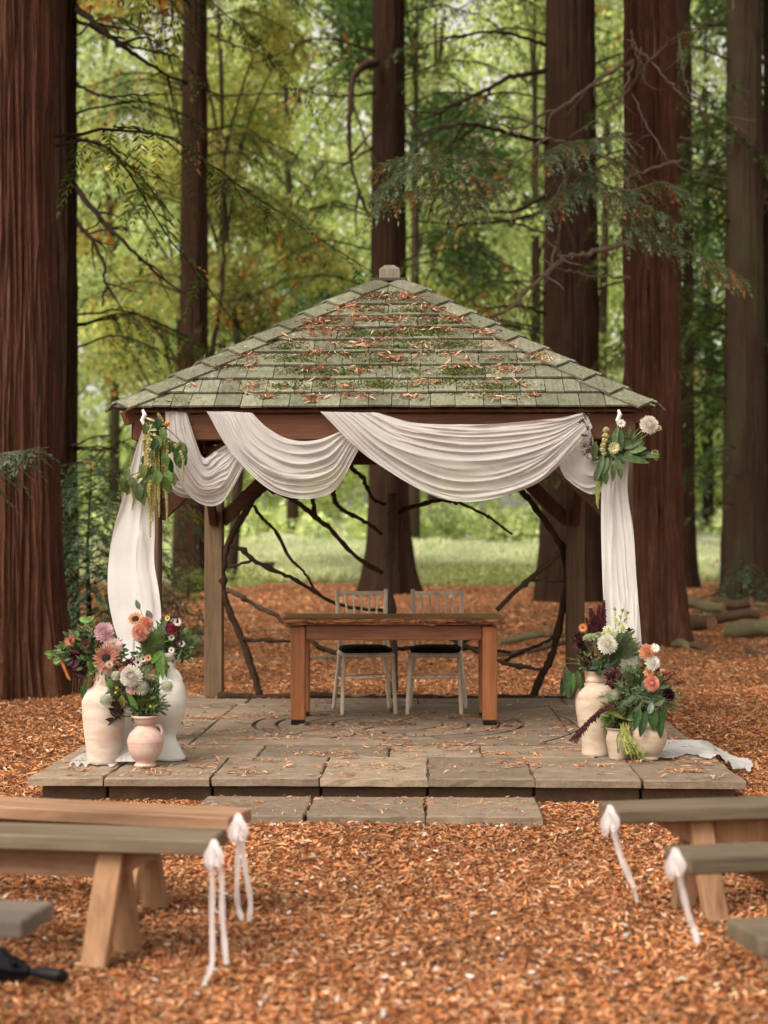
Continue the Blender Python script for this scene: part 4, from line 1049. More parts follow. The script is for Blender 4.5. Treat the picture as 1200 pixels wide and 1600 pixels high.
def dahlia(c, r, col, root, d=(0, -1, .3), col2=None, name='dahlia', ball=.8, n=95, sharp=.55):
    r *= 1.12
    b = MB(); d = Vector(d).normalized(); q = d.to_track_quat('Z', 'Y'); c = Vector(c)
    for i in range(n):
        f = (i + .5) / n; th = f * math.pi * .62; ph = i * 2.39996
        dr_ = q @ Vector((math.sin(th) * math.cos(ph), math.sin(th) * math.sin(ph), math.cos(th) * ball))
        base = c + dr_ * r * (.35 + .15 * f); cc = col if not col2 else tuple(a + (b_ - a) * (1 - f) ** 1.3 for a, b_ in zip(col, col2))
        k = random.uniform(.86, 1.12); cc = tuple(min(.95, x * k) for x in cc)
        petal(b, base, (dr_ + (q @ Vector((0, 0, 1))) * (.5 * (1 - f))).normalized(), q @ Vector((0, 0, 1)), r * (.62 - .1 * (1 - f)) * random.uniform(.9, 1.1), r * (.22 + sharp * .35 * f), r * .12, cc)
    b.tint = tuple(x * .7 for x in col); b.lathe([(r * .02, -r * .45), (r * .4, -r * .2), (r * .45, r * .1), (r * .1, r * .4)], c, 10, M=q.to_matrix())
    o = b.build(name, M['petal'], root, tint=True); return o
def daisy(c, r, col, ccol, root, d=(0, -1, .2), n=20, name='daisy', cr=.27, layers=2, tip=None):
    r *= 1.15
    b = MB(); d = Vector(d).normalized(); q = d.to_track_quat('Z', 'Y'); c = Vector(c)
    for l in range(layers):
        for i in range(n):
            a = 6.283 * (i + .5 * l) / n + random.uniform(-.1, .1); dr_ = q @ Vector((math.cos(a), math.sin(a), .18 + .25 * l + random.uniform(-.15, .1)))
            k = random.uniform(.8, 1.15); cc = tuple(min(.95, x * k) for x in col)
            n0 = len(b.v); petal(b, c + dr_ * r * .2, dr_, q @ Vector((0, 0, 1)), r * (.8 - .12 * l), r * 3.4 / n, r * .06, cc)
            if tip:
                for j in (2, 4, 5): b.t[n0 + j] = tip
    b.tint = ccol; b.lathe([(r * cr, 0), (r * cr * .95, r * .12), (r * cr * .6, r * .22), (r * .02, r * .24)], c, 14, M=q.to_matrix())
    return b.build(name, M['petal'], root, tint=True)
def pod(c, r, root, col=(.76, .76, .70), name='scabiosa_pod'):
    b = MB(); c = Vector(c); b.tint = (.30, .33, .2)
    b.lathe([(r * .05, -r * .8), (r * .6, -r * .55), (r * .8, 0), (r * .6, r * .55), (r * .05, r * .8)], c, 12)
    for i in range(130):
        z = 1 - 2 * (i + .5) / 130; a = i * 2.39996; s_ = math.sqrt(1 - z * z); dv = Vector((s_ * math.cos(a), s_ * math.sin(a), z)); p = c + dv * r * .8
        k = random.uniform(.8, 1.15); petal(b, p, dv, Vector((0, 0, 1)) if abs(z) < .9 else Vector((1, 0, 0)), r * .32, r * .22, r * .05, tuple(x * k for x in col))
    return b.build(name, M['petal'], root, tint=True)
def umbel(c, r, root, col=(.33, .38, .18), name='umbel', n=230, flat=.45):
    f = Fol(); c = Vector(c); bs = c + Vector((0, .02, -r * 1.3)); 
    for _ in range(n):
        a = random.uniform(0, 6.283); q = math.sqrt(random.random()); p = c + Vector((math.cos(a) * q * r, math.sin(a) * q * r * .7, (1 - q * q) * r * flat + random.uniform(-.1, .1) * r))
        f.beads(p, 0, 1, r * .065, col)
        if random.random() < .15: f.stem(bs, p, .0009, tuple(x * .6 for x in col))
    return f.b.build(name, M['leaf_fine'], root, tint=True)

def bouquet(cx, cy, D, label, cat='flowers'):
    return empty('flower_bouquet', P(cx, cy, D)[:], 0, label, cat, 'flower arrangements')
def pt(root, x, y, D): return P(x, y, D) - Vector(root.location)
def finish(f, root, name='foliage'): return f.b.build(name, M['leaf_fine'], root, tint=True)
def mound(f, root, base, D, blobs, n, L=(.03, .075), w=.45, cols=GREENS, dspread=.07):
    """stems from the neck, leaves scattered through blobs (x,y,r px)"""
    bs = pt(root, *base, D); sc = D / 2500
    for x, y, r in blobs:
        for k in range(int(n * 2.3)):
            a = random.uniform(0, 6.283); q = math.sqrt(random.random()) * r * 1.12
            p = pt(root, x + math.cos(a) * q, y + math.sin(a) * q, D + random.uniform(-dspread, dspread))
            out = (p - bs).normalized(); d = (out * .6 + Vector([random.gauss(0, .55) for _ in range(3)])).normalized()
            l = random.uniform(*L); f.leaf(p, d, Vector((random.gauss(0, .4), -1, random.gauss(.3, .4))), l, l * w * random.uniform(.6, 1.2), random.choice(cols), random.uniform(0, .4))
            if k % 6 == 0: f.stem(bs + Vector((random.gauss(0, .012), random.gauss(0, .012), 0)), p, .0018)

BURG = (.06, .008, .016); DARK = (.03, .010, .012); PEACH = (.74, .36, .26); PINK = (.70, .46, .52); WHITE = (.78, .75, .68); DUSK = (.36, .13, .10)
# --- bouquet in the tall pink jar
D = D1; r1 = bouquet(161, 1045, D, 'flowers of the tall pink jar: pink pompoms and a dusky brown sunflower over spilling leaves')
f = Fol(); mound(f, r1, (161, 1045), D, [(140, 1010, 22), (120, 1008, 16), (158, 1032, 22), (145, 1040, 20), (107, 1020, 14), (178, 1025, 16), (135, 990, 12)], 42, (.02, .055), .5)
mound(f, r1, (161, 1045), D, [(128, 1046, 9), (121, 1030, 9)], 16, (.03, .07), .5, [DARK, BURG, (.05, .02, .02)])
for x, y, r in ((82, 1021, 9), (84, 1035, 8), (135, 970, 9), (131, 1003, 8), (147, 1045, 11), (98, 1013, 7)):
    for k in range(4): f.leaf(pt(r1, x, y, D - .03), (random.gauss(0, 1), random.gauss(0, .4), random.gauss(0, .6)), (0, -1, .3), r * .0055, r * .0045, (.16, .26, .08), .2)
f.stem(pt(r1, 150, 1030, D), pt(r1, 84, 1028, D), .0025, (.10, .14, .05), .0); f.stem(pt(r1, 150, 1030, D), pt(r1, 135, 975, D), .0025)
for k in range(4): f.leaf(pt(r1, 94 + k * 3, 1030 + k * 7, D - .04), (.5, 0, -1), (0, -1, 0), .055, .022, (.45, .19, .07), .3)
f.leaf(pt(r1, 128, 1068, D - .05), (.1, 0, -1), (0, -1, .2), .11, .03, (.05, .09, .035), .1); f.leaf(pt(r1, 138, 1058, D - .07), (-.2, 0, -1), (0, -1, .2), .10, .03, (.07, .12, .05), .1)
for k in range(3): f.tassel([pt(r1, 138 - k * 5, 978, D), pt(r1, 125 - k * 3, 985 + k * 3, D - .02), pt(r1, 118 + k * 4, 1005, D - .03)], .008, (.22, .26, .09), 40)
for k in range(5): f.stem(pt(r1, 115 + k * 4, 1050, D), pt(r1, 112 + k * 5, 1095 - k * 4, D), .0012, (.2, .15, .06))
finish(f, r1)
dahlia(pt(r1, 163, 988, D - .05), .053, PINK, r1, (0, -1, .35), (.80, .60, .62)); dahlia(pt(r1, 176, 1011, D - .07), .052, (.74, .55, .55), r1, (.2, -1, .35), (.8, .74, .66), ball=.6)
daisy(pt(r1, 167, 1029, D - .11), .078, DUSK, (.025, .010, .008), r1, (-.05, -1, .15), 22, 'sunflower', .38, 3, (.58, .30, .20))
daisy(pt(r1, 134, 1007, D - .08), .035, (.07, .03, .02), (.02, .01, .01), r1, (-.2, -1, .2), 14, 'daisy'); daisy(pt(r1, 111, 1001, D - .06), .038, (.42, .17, .10), (.10, .04, .02), r1, (-.5, -1, .3), 16, 'daisy')
for x, y in ((140, 984), (143, 992), (136, 980)): dahlia(pt(r1, x, y, D - .05), .018, (.62, .55, .33), r1, (0, -1, .3), n=24, name='bud')
daisy(pt(r1, 171, 1038, D - .14), .024, (.7, .66, .5), (.16, .08, .03), r1, (.1, -1, .1), 12, 'daisy'); 
# --- bouquet in the small jug
D = D3; r3 = bouquet(227, 1120, D, 'flowers of the small pink jug: a round white dahlia with pale seed pods')
f = Fol(); mound(f, r3, (227, 1120), D, [(222, 1100, 18), (240, 1100, 14), (205, 1085, 18), (186, 1075, 14), (235, 1075, 14), (212, 1065, 14)], 42, (.02, .06), .4)
for k in range(9): f.feather(pt(r3, 212 + k * 4, 1112, D - .03), (random.uniform(-.6, .5), -.2, .8), .11, 60, (.13, .20, .07), .45)
umb_g = umbel(pt(r3, 178, 1072, D - .06), .05, r3, (.17, .25, .10), n=260, flat=.9); umbel(pt(r3, 234, 1061, D - .02), .055, r3, (.36, .34, .20), n=220)
mound(f, r3, (227, 1120), D, [(186, 1108, 6), (184, 1122, 5)], 5, (.05, .08), .45, [DARK, (.05, .03, .02)])
mound(f, r3, (227, 1120), D, [(202, 1041, 9), (196, 1056, 6)], 10, (.03, .05), .4, [BURG, (.10, .012, .03)])
f.leaf(pt(r3, 199, 1082, D - .09), (.6, 0, -1), (0, -1, .2), .12, .035, (.13, .21, .07), .2); f.leaf(pt(r3, 190, 1086, D - .09), (.15, 0, -1), (0, -1, .2), .07, .04, (.16, .20, .06), .2)
for a_, b_ in (((240, 1108), (261, 1076)), ((215, 1110), (166, 1097)), ((225, 1110), (221, 1078))): f.stem(pt(r3, *a_, D), pt(r3, *b_, D - .06), .0018, (.12, .12, .05))
for x, y in ((180, 1082), (182, 1075), (235, 1104)): f.beads(pt(r3, x, y, D - .1), .006, 12, .005, (.55, .45, .08))
finish(f, r3)
dahlia(pt(r3, 205, 1057, D - .10), .056, (.76, .74, .70), r3, (.05, -1, .35), (.80, .78, .68), n=150, ball=.9, sharp=.3); dahlia(pt(r3, 206, 1076, D - .09), .034, (.72, .48, .46), r3, (-.1, -1, -.1), (.8, .66, .6), n=50)
for x, y, r in ((221, 1075, .043), (261, 1073, .042), (164, 1095, .040), (181, 1056, .028)): pod(pt(r3, x, y, D - .08), r, r3)
daisy(pt(r3, 193, 1049, D - .08), .03, (.45, .18, .12), (.05, .02, .02), r3, (0, -1, .2), 14)
# --- bouquet in the white jar
D = D2; r2 = bouquet(262, 1022, D, 'flowers of the chalky white jar: twin peach dahlias and a burgundy bud with feathery fennel')
f = Fol(); mound(f, r2, (262, 1030), D, [(248, 1010, 22), (270, 1010, 20), (228, 1025, 14), (282, 1005, 14), (255, 990, 16), (290, 1020, 10), (245, 1032, 14)], 30, (.02, .06), .35)
for k in range(16): f.feather(pt(r2, 235 + random.uniform(-4, 12), 1030, D - .04), (random.uniform(-.7, .5), -.3, 1), .17, 80, (.17, .25, .09), .4)
for k in range(9): f.feather(pt(r2, 280, 1025, D - .02), (random.uniform(0, 1), -.3, .9), .15, 60, (.12, .18, .09), .4)
for d_, l in (((-.2, 0, -1), .15), ((.2, 0, -1), .16), ((-.5, 0, -.6), .10), ((.05, -.1, -1), .17)): f.leaf(pt(r2, 252, 1017, D - .12), d_, (0, -1, .3), l, .045, (.15, .23, .07), .15)
for x, y, dx, dz, l, w in ((248, 972, .4, -.5, .10, .06), (218, 946, -.3, .8, .06, .035), (236, 962, -.3, .7, .06, .05), (256, 975, .5, .6, .08, .05)): f.leaf(pt(r2, x, y + 6, D - .05), (dx, -.1, dz), (0, -1, .3), l, w, (.13, .18, .12), .2)
f.stem(pt(r2, 240, 1000, D - .02), pt(r2, 218, 950, D - .05), .0016); f.stem(pt(r2, 245, 1000, D - .02), pt(r2, 236, 966, D - .05), .0016)
# dark curved stem loop and tall bare seed heads
f.b.tint = (.05, .012, .015); f.b.tube(crom([pt(r2, 259, 985, D - .06), pt(r2, 264, 970, D - .07), pt(r2, 272, 963, D - .08), pt(r2, 278, 970, D - .08), pt(r2, 279, 1000, D - .07)], 18), .006, 7)
for x, y in ((262, 925), (272, 915), (283, 905), (290, 922), (268, 940), (280, 935), (258, 948)):
    f.stem(pt(r2, 264, 1000, D + .03), pt(r2, x, y, D + .05), .0014, (.07, .035, .03)); f.feather(pt(r2, x, y + 8, D + .05), (random.uniform(-.4, .4), 0, 1), .07, 16, (.08, .04, .035), .55, .0014)
for _ in range(60): f.beads(pt(r2, random.gauss(272, 7), random.gauss(955, 16), D + .04), 0, 1, .0035, (.09, .04, .04))
finish(f, r2)
dahlia(pt(r2, 229, 974, D - .09), .037, PEACH, r2, (.25, -1, .5), (.80, .42, .30)); dahlia(pt(r2, 220, 988, D - .10), .047, (.76, .42, .32), r2, (-.1, -1, .1), (.82, .5, .4), n=120)
daisy(pt(r2, 212, 968, D - .07), .046, (.50, .20, .08), (.02, .010, .010), r2, (-.1, -1, .7), 20, 'sunflower', .5, 2, (.66, .36, .18))
dahlia(pt(r2, 269, 984, D - .07), .044, (.20, .02, .045), r2, (0, -.4, 1), (.28, .04, .06), name='protea_bud', n=70, ball=1.3)
for x, y, c_, q in ((268, 996, (.70, .66, .55), .02), (280, 1004, (.06, .02, .02), .024), (268, 1016, (.72, .69, .6), .02), (284, 1006, (.7, .68, .6), .02), (257, 996, (.06, .02, .02), .018), (277, 972, (.75, .6, .55), .026), (262, 966, (.62, .5, .16), .018), (216, 1035, (.74, .68, .62), .03), (224, 1030, (.72, .6, .5), .022), (232, 1028, (.70, .36, .22), .022)):
    daisy(pt(r2, x, y, D - .08), q, c_, (.05, .025, .015), r2, (random.uniform(-.3, .3), -1, .2), 12)
# --- right: tall jar bouquet
D = D4; r4 = bouquet(931, 1050, D, 'flowers of the tall buff jar: dark plumes upright behind a spiky white chrysanthemum')
f = Fol(); mound(f, r4, (931, 1050), D, [(932, 1035, 18), (915, 1030, 12), (950, 1035, 14), (970, 1008, 16), (975, 995, 12), (960, 1025, 12)], 34, (.02, .05), .4)
mound(f, r4, (931, 1050), D, [(912, 1015, 11), (905, 1000, 7), (915, 1030, 9)], 34, (.02, .04), .5, [BURG, DARK, (.07, .02, .025)])
for x0, y0, x1, y1 in ((922, 1005, 918, 965), (928, 1000, 928, 955), (934, 998, 937, 945), (938, 1000, 941, 938), (925, 1000, 923, 950), (932, 995, 932, 960), (941, 990, 943, 952), (910, 1015, 899, 990)):
    for k in range(2): f.tassel([pt(r4, x0, y0, D), pt(r4, (x0 + x1) / 2 + random.gauss(0, 3), (y0 + y1) / 2, D - .02), pt(r4, x1 + random.gauss(0, 3), y1, D - .01)], .016, (.075, .018, .022), 60, .7)
for k in range(24): f.feather(pt(r4, 965, 1030, D - .05), (random.uniform(-.2, 1), -.3, random.uniform(.2, 1)), .17, 46, (.13, .17, .09), .3)
for x, y in ((873 + 12, 1040), (878, 1050), (892, 1042), (898, 1050)):   # wilted leaves hanging out on the jar's side
    f.stem(pt(r4, 918, 1045, D), pt(r4, x, y - 12, D - .03), .0016, (.20, .22, .10), -.02)
for x, y, l in ((884, 1042, .13), (878, 1058, .12), (890, 1048, .15), (896, 1052, .13), (902, 1048, .12), (886, 1066, .10), (893, 1060, .12), (908, 1058, .08)):
    f.leaf(pt(r4, x, y, D - .05 + random.uniform(-.03, .03)), (random.uniform(-.25, .15), 0, -1), (random.uniform(-.7, .7), -1, .2), l, l * .42, (.065, .12, .05), .15)
for x, y, l in ((925, 1032, .06), (935, 1040, .06), (945, 1038, .07), (930, 1045, .05)): f.leaf(pt(r4, x, y, D - .09), (random.uniform(-1, 1), -.2, random.uniform(-.6, .2)), (0, -1, .4), l, .045, (.045, .075, .045), .3)
for x, y in ((973, 953), (961, 951), (981, 957), (969, 963), (978, 966)): f.stem(pt(r4, 962, 1000, D), pt(r4, x, y, D - .03), .0015); f.beads(pt(r4, x, y, D - .03), .006, 14, .006, (.42, .48, .10))
f.beads(pt(r4, 943, 990, D - .07), .008, 18, .007, (.48, .50, .14)); f.beads(pt(r4, 981, 984, D - .06), .01, 26, .008, (.07, .01, .015))
finish(f, r4)
umbel(pt(r4, 924, 1000, D - .06), .062, r4, (.40, .44, .25), n=320, flat=.55); umbel(pt(r4, 936, 993, D - .03), .04, r4, (.36, .42, .22), n=160)
dahlia(pt(r4, 949, 1007, D - .11), .056, (.76, .75, .71), r4, (.1, -1, .35), (.84, .82, .68), name='chrysanthemum', n=120, sharp=.15, ball=.55)
for x, y, q in ((962, 969, .026), (972, 981, .034), (950, 985, .030), (957, 990, .032), (963, 1000, .02)): dahlia(pt(r4, x, y, D - .07), q, (.82, .80, .70), r4, (.1, -1, .5), (.7, .74, .4), name='chrysanthemum', n=48, sharp=.3, ball=.6)
daisy(pt(r4, 911, 981, D - .05), .028, (.62, .24, .10), (.2, .07, .03), r4, (-.3, -1, .2), 14)
# --- right: small pot with the trailing tassel
D = D5; r5 = bouquet(966, 1138, D, 'long green tassel and a dark plume spilling out of the little buff pot')
f = Fol()
for k in range(24):
    x = random.uniform(960, 1000); yb_ = 1200 - abs(x - 990) * .9 + random.uniform(-20, 4)
    f.tassel([pt(r5, 972 + random.uniform(-6, 14), 1134 + random.uniform(-6, 4), D - .08), pt(r5, 970 + (x - 970) * .5, 1150, D - .12), pt(r5, x + random.uniform(-2, 2) + 4, 1176, D - .12 - random.random() * .03), pt(r5, x + 8, yb_, D - .12)], .0062, random.choice([(.32, .34, .09), (.42, .43, .14), (.22, .25, .06)]), 46, .9)
for k in range(5):
    f.tassel([pt(r5, 958 + k, 1096 + k, D - .12), pt(r5, 935, 1112 + k, D - .17), pt(r5, 912, 1133 + k * 2, D - .2), pt(r5, 889 + k * 3, 1158 + k, D - .2)], .008, (.10, .035, .035), 90, .9)
for k in range(60):
    q = random.random(); c_ = crom([Vector((958, 1098, 0)), Vector((935, 1114, 0)), Vector((912, 1136, 0)), Vector((892, 1155, 0))], 30)[int(q * 29)]
    f.leaf(pt(r5, c_.x, c_.y + 1, D - .16), (random.gauss(0, .5), 0, -1), (0, -1, 0), random.uniform(.015, .045), .010, (.10, .035, .035), .1)
f.b.tint = (.07, .045, .03); f.b.tube(crom([pt(r5, 905, 1140, D - .2), pt(r5, 890, 1147, D - .22), pt(r5, 870, 1154, D - .25), pt(r5, 846, 1160, D - .28)], 12), .004, 6); f.b.tube(crom([pt(r5, 906, 1138, D - .2), pt(r5, 888, 1124, D - .22), pt(r5, 862, 1116, D - .22)], 10), .003, 6)
mound(f, r5, (966, 1138), D, [(962, 1112, 12), (975, 1108, 12), (958, 1124, 8), (985, 1120, 10)], 30, (.04, .09), .33, [(.12, .19, .06), (.09, .15, .045), (.16, .23, .09)])
f.leaf(pt(r5, 950, 1112, D - .12), (1, -.1, -.35), (0, -1, .5), .11, .03, (.16, .25, .07), .2); f.leaf(pt(r5, 990, 1126, D - .14), (1, -.1, .1), (0, -1, .5), .09, .035, (.16, .24, .09), .2)
finish(f, r5)
# --- right: round vase bouquet
D = D6; r6 = bouquet(1013, 1122, D, 'flowers of the round squat vase: coral and peach dahlias with a near black pompom')
f = Fol(); mound(f, r6, (1013, 1122), D, [(1000, 1090, 20), (1018, 1090, 16), (985, 1075, 16), (1005, 1060, 14), (985, 1098, 14), (1010, 1045, 10), (1028, 1075, 12), (995, 1110, 14)], 30, (.03, .08), .3, GREENS + [(.13, .19, .07)])
for x, y, dx, dz, l, w in ((1018, 1105, .1, -1, .14, .075), (1028, 1108, .1, -1, .17, .07), (1008, 1112, -.2, -1, .15, .06), (1022, 1100, .5, .3, .07, .06), (1000, 1108, -.3, -1, .13, .05), (1032, 1100, .15, -1, .12, .06)): f.leaf(pt(r6, x, y, D - .12 + random.uniform(-.03, .02)), (dx, -.1, dz), (0, -1, .25), l, w, (.05, .09, .03), .12)
f.leaf(pt(r6, 1014, 1115, D - .13), (.3, 0, 1), (0, -1, 0), .07, .045, (.32, .38, .26), .1)
for k in range(26): f.feather(pt(r6, 1000 + random.gauss(0, 10), 1085, D - .07), (random.uniform(-1, 1), -.3, random.uniform(-.6, 1)), .13, 26, (.17, .23, .13), .4)
for k in range(12): f.feather(pt(r6, 1028, 1095, D - .05), (random.uniform(.3, 1.4), -.2, random.uniform(-.6, .8)), .13, 22, (.16, .2, .10), .35)
for x, y in ((1051, 1053), (1058, 1066), (1045, 1060), (1040, 1052), (1062, 1066)):
    f.stem(pt(r6, 1022, 1080, D), pt(r6, x, y, D - .05), .0015, (.07, .03, .03)); f.feather(pt(r6, x - 6, y + 5, D - .05), (1, 0, .5), .06, 22, (.13, .035, .04), .7, .003)
f.stem(pt(r6, 1028, 1090, D), pt(r6, 1043, 1088, D - .08), .002); f.stem(pt(r6, 1020, 1060, D), pt(r6, 1023, 1016, D - .05), .002); mound(f, r6, (1013, 1122), D, [(958, 1058, 10), (970, 1070, 14), (975, 1085, 12)], 40, (.015, .045), .5, [BURG, DARK, (.09, .035, .035)])
f.beads(pt(r6, 1003, 1042, D - .09), .006, 14, .006, (.25, .02, .02)); f.beads(pt(r6, 1027, 1045, D - .09), .010, 24, .007, (.16, .015, .015))
finish(f, r6)
dahlia(pt(r6, 1018, 1068, D - .13), .042, (.78, .36, .29), r6, (.05, -1, .15), (.84, .46, .36), n=120); dahlia(pt(r6, 1044, 1086, D - .11), .035, (.035, .006, .010), r6, (.1, -1, .1), n=110, ball=1.0, sharp=.3)
dahlia(pt(r6, 1019, 1036, D - .10), .042, (.76, .74, .69), r6, (.2, -1, .3), name='chrysanthemum', n=80, sharp=.2, ball=.6); dahlia(pt(r6, 1011, 1019, D - .08), .044, (.74, .38, .24), r6, (-.1, -1, .4), (.8, .5, .34), n=90)
daisy(pt(r6, 1023, 1013, D - .09), .030, (.82, .80, .72), (.6, .55, .3), r6, (.3, -1, .5), 14, 'daisy', .2); dahlia(pt(r6, 1014, 1050, D - .09), .03, (.72, .38, .2), r6, (0, -1, .1), n=40)
umbel(pt(r6, 983, 1050, D - .10), .048, r6, (.20, .27, .12), n=260, flat=.9); pod(pt(r6, 961, 1086, D - .09), .03, r6, (.5, .5, .46), 'seed_head')

# --- garland on the near left post and bouquet on the near right post
D = 10.12; r7 = empty('green_garland', P(240, 700, D)[:], 0, 'garland of green tassels and heart leaves hanging above the billowing white drape', 'garland', 'flower arrangements')
f = Fol()
for x, y, y2 in ((230, 690, 770), (234, 680, 800), (238, 685, 815), (243, 680, 790), (228, 700, 760), (247, 690, 780), (235, 760, 840), (240, 700, 800), (249, 740, 808), (246, 700, 760), (258, 672, 740), (260, 770, 823), (261, 690, 800), (285, 710, 760), (207, 760, 797), (262, 700, 770), (232, 690, 785), (242, 700, 775), (254, 670, 735), (226, 690, 740)):
    c_ = random.choice([(.42, .36, .13), (.46, .40, .17), (.36, .33, .10)])
    f.tassel([pt(r7, 240 + (x - 240) * .5, y - 25, D - .03), pt(r7, x - 1, y, D - .07 - random.random() * .03), pt(r7, x + random.uniform(-2, 2), (y + y2) / 2, D - .08), pt(r7, x + random.uniform(-1, 1), y2, D - .07)], .0115, c_, 120, .5)
heart = [(.07, .12, .035), (.10, .16, .05), (.05, .085, .03), (.16, .21, .08)]
def dangle(x, y, l, w=None, col=None, dx=None):
    f.leaf(pt(r7, x, y, D - .08 + random.uniform(-.05, .06)), (random.uniform(-.5, .5) if dx is None else dx, random.uniform(-.3, .1), -1), (random.uniform(-.6, .6), -1, .4), l, w or l * .7, col or random.choice(heart), random.uniform(.1, .3))
for x, y, l in ((216, 755, .11), (224, 750, .12), (232, 748, .12), (212, 765, .09), (222, 765, .10), (203, 745, .09), (198, 750, .08), (200, 730, .08), (256, 745, .11), (262, 750, .10), (252, 735, .10), (258, 700, .09), (262, 715, .1), (265, 690, .08), (240, 655, .08), (247, 652, .08), (252, 662, .09), (232, 662, .08), (246, 680, .1), (258, 668, .08), (228, 660, .07), (224, 712, .09), (222, 725, .09), (236, 730, .11), (246, 735, .1), (262, 735, .09), (280, 690, .10), (285, 695, .12), (278, 705, .11), (272, 690, .08), (287, 705, .09), (240, 690, .1), (250, 700, .1), (205, 755, .08), (193, 748, .09), (268, 740, .08)): dangle(x, y, l)
for k in range(26): dangle(random.gauss(243, 9), random.uniform(650, 740), random.uniform(.05, .09))
for k in range(7): f.leaf(pt(r7, 242 + random.gauss(0, 6), 668 + random.gauss(0, 8), D - .11), (random.gauss(0, 1), -.2, random.gauss(0, .6)), (0, -1, .3), .06, .018, (.55, .48, .30), .4)
for a_, b_ in (((240, 660), (283, 690)), ((240, 740), (200, 745)), ((240, 680), (240, 745)), ((230, 745), (205, 758))): f.stem(pt(r7, *a_, D - .04), pt(r7, *b_, D - .05), .003, (.12, .13, .05), -.02)
f.beads(pt(r7, 261, 662, D - .1), .012, 30, .008, (.70, .30, .03)); finish(f, r7)
D = 10.10; r8 = empty('flower_bouquet', P(955, 705, D)[:], 0, 'bouquet with a white pompom dahlia tied high on the post over the straight white drape', 'flowers', 'flower arrangements')
f = Fol()
def lf(x, y, dx, dz, l, w, col): f.leaf(pt(r8, x, y, D - .08 + random.uniform(-.04, .04)), (dx, random.uniform(-.3, 0), dz), (random.uniform(-.2, .2), -1, .5), l, w, col, .15)
for a in ((962, 715, 1, .12, .17, .055), (968, 712, 1, .0, .20, .05), (970, 716, 1, -.1, .18, .06), (975, 712, 1, .2, .17, .03), (990, 712, 1, .2, .12, .03), (960, 700, .15, 1, .14, .06), (970, 705, .0, 1, .15, .05), (975, 700, .8, .4, .13, .07), (980, 705, .9, .2, .12, .07), (962, 715, .4, -1, .12, .05), (955, 712, -.3, -1, .12, .04), (950, 715, -.4, -1, .13, .045), (942, 712, -.3, -1, .16, .05), (935, 730, -.2, -1, .10, .05), (930, 690, -.1, -1, .12, .05), (965, 720, .2, -1, .12, .05), (945, 735, .1, -1, .09, .05), (938, 740, -.1, -1, .10, .05), (958, 725, 0, -1, .11, .04), (1010, 712, 1, -.1, .08, .03)): lf(*a, random.choice([(.06, .10, .04), (.09, .14, .06), (.13, .18, .09)]))
for k in range(34): f.stem(pt(r8, 955, 720, D), pt(r8, random.uniform(965, 1005), random.uniform(660, 705), D - .06), .0014, (.12, .16, .06))
mound(f, r8, (955, 715), D, [(955, 705, 16), (975, 690, 12), (940, 710, 10), (985, 700, 12)], 26, (.03, .07), .4)
f.stem(pt(r8, 960, 712, D), pt(r8, 1008, 668, D - .10), .0035, (.30, .33, .13)); f.stem(pt(r8, 960, 712, D), pt(r8, 1028, 668, D - .08), .003, (.30, .33, .13))
for k in range(9): f.tassel([pt(r8, 934 + random.uniform(-2, 3), 738, D - .06), pt(r8, 934 + random.uniform(-3, 4), 760, D - .08), pt(r8, 934 + random.uniform(-2, 2), random.uniform(775, 802), D - .07)], .008, (.34, .37, .12), 50, .6)
for k in range(14): f.feather(pt(r8, 925, 700, D - .02), (random.uniform(-1, .2), -.2, random.uniform(-1, 1)), .08, 10, (.09, .045, .04), .4, .002)
for k in range(7): f.feather(pt(r8, 912 + k * 2, 645 + k * 9, D + .0), (random.uniform(-1, 1), -.2, random.uniform(-1, 1)), .05, 22, (.10, .05, .06), .5, .003)
for x, y, q in ((947, 672, .022), (946, 681, .021), (945, 688, .020), (943, 696, .02), (942, 703, .019), (944, 709, .016)): f.beads(pt(r8, x, y, D - .09), q * .7, 60, .007, (.50, .44, .22))
for x, y, q in ((1023, 708, .02), (1026, 714, .018)): f.beads(pt(r8, x, y, D - .08), q, 26, .007, (.32, .32, .12))
finish(f, r8)
dahlia(pt(r8, 1014, 664, D - .12), .052, (.80, .76, .70), r8, (.1, -1, .3), n=150, ball=.75, sharp=.3); dahlia(pt(r8, 1029, 669, D - .1), .019, (.62, .50, .32), r8, n=30, name='bud')
daisy(pt(r8, 959, 700, D - .13), .038, (.62, .58, .36), (.5, .45, .2), r8, (.1, -1, .1), 14, 'daisy', .25, 3); daisy(pt(r8, 970, 662, D - .07), .03, (.70, .66, .62), (.3, .25, .2), r8, (.1, -1, .4), 12)
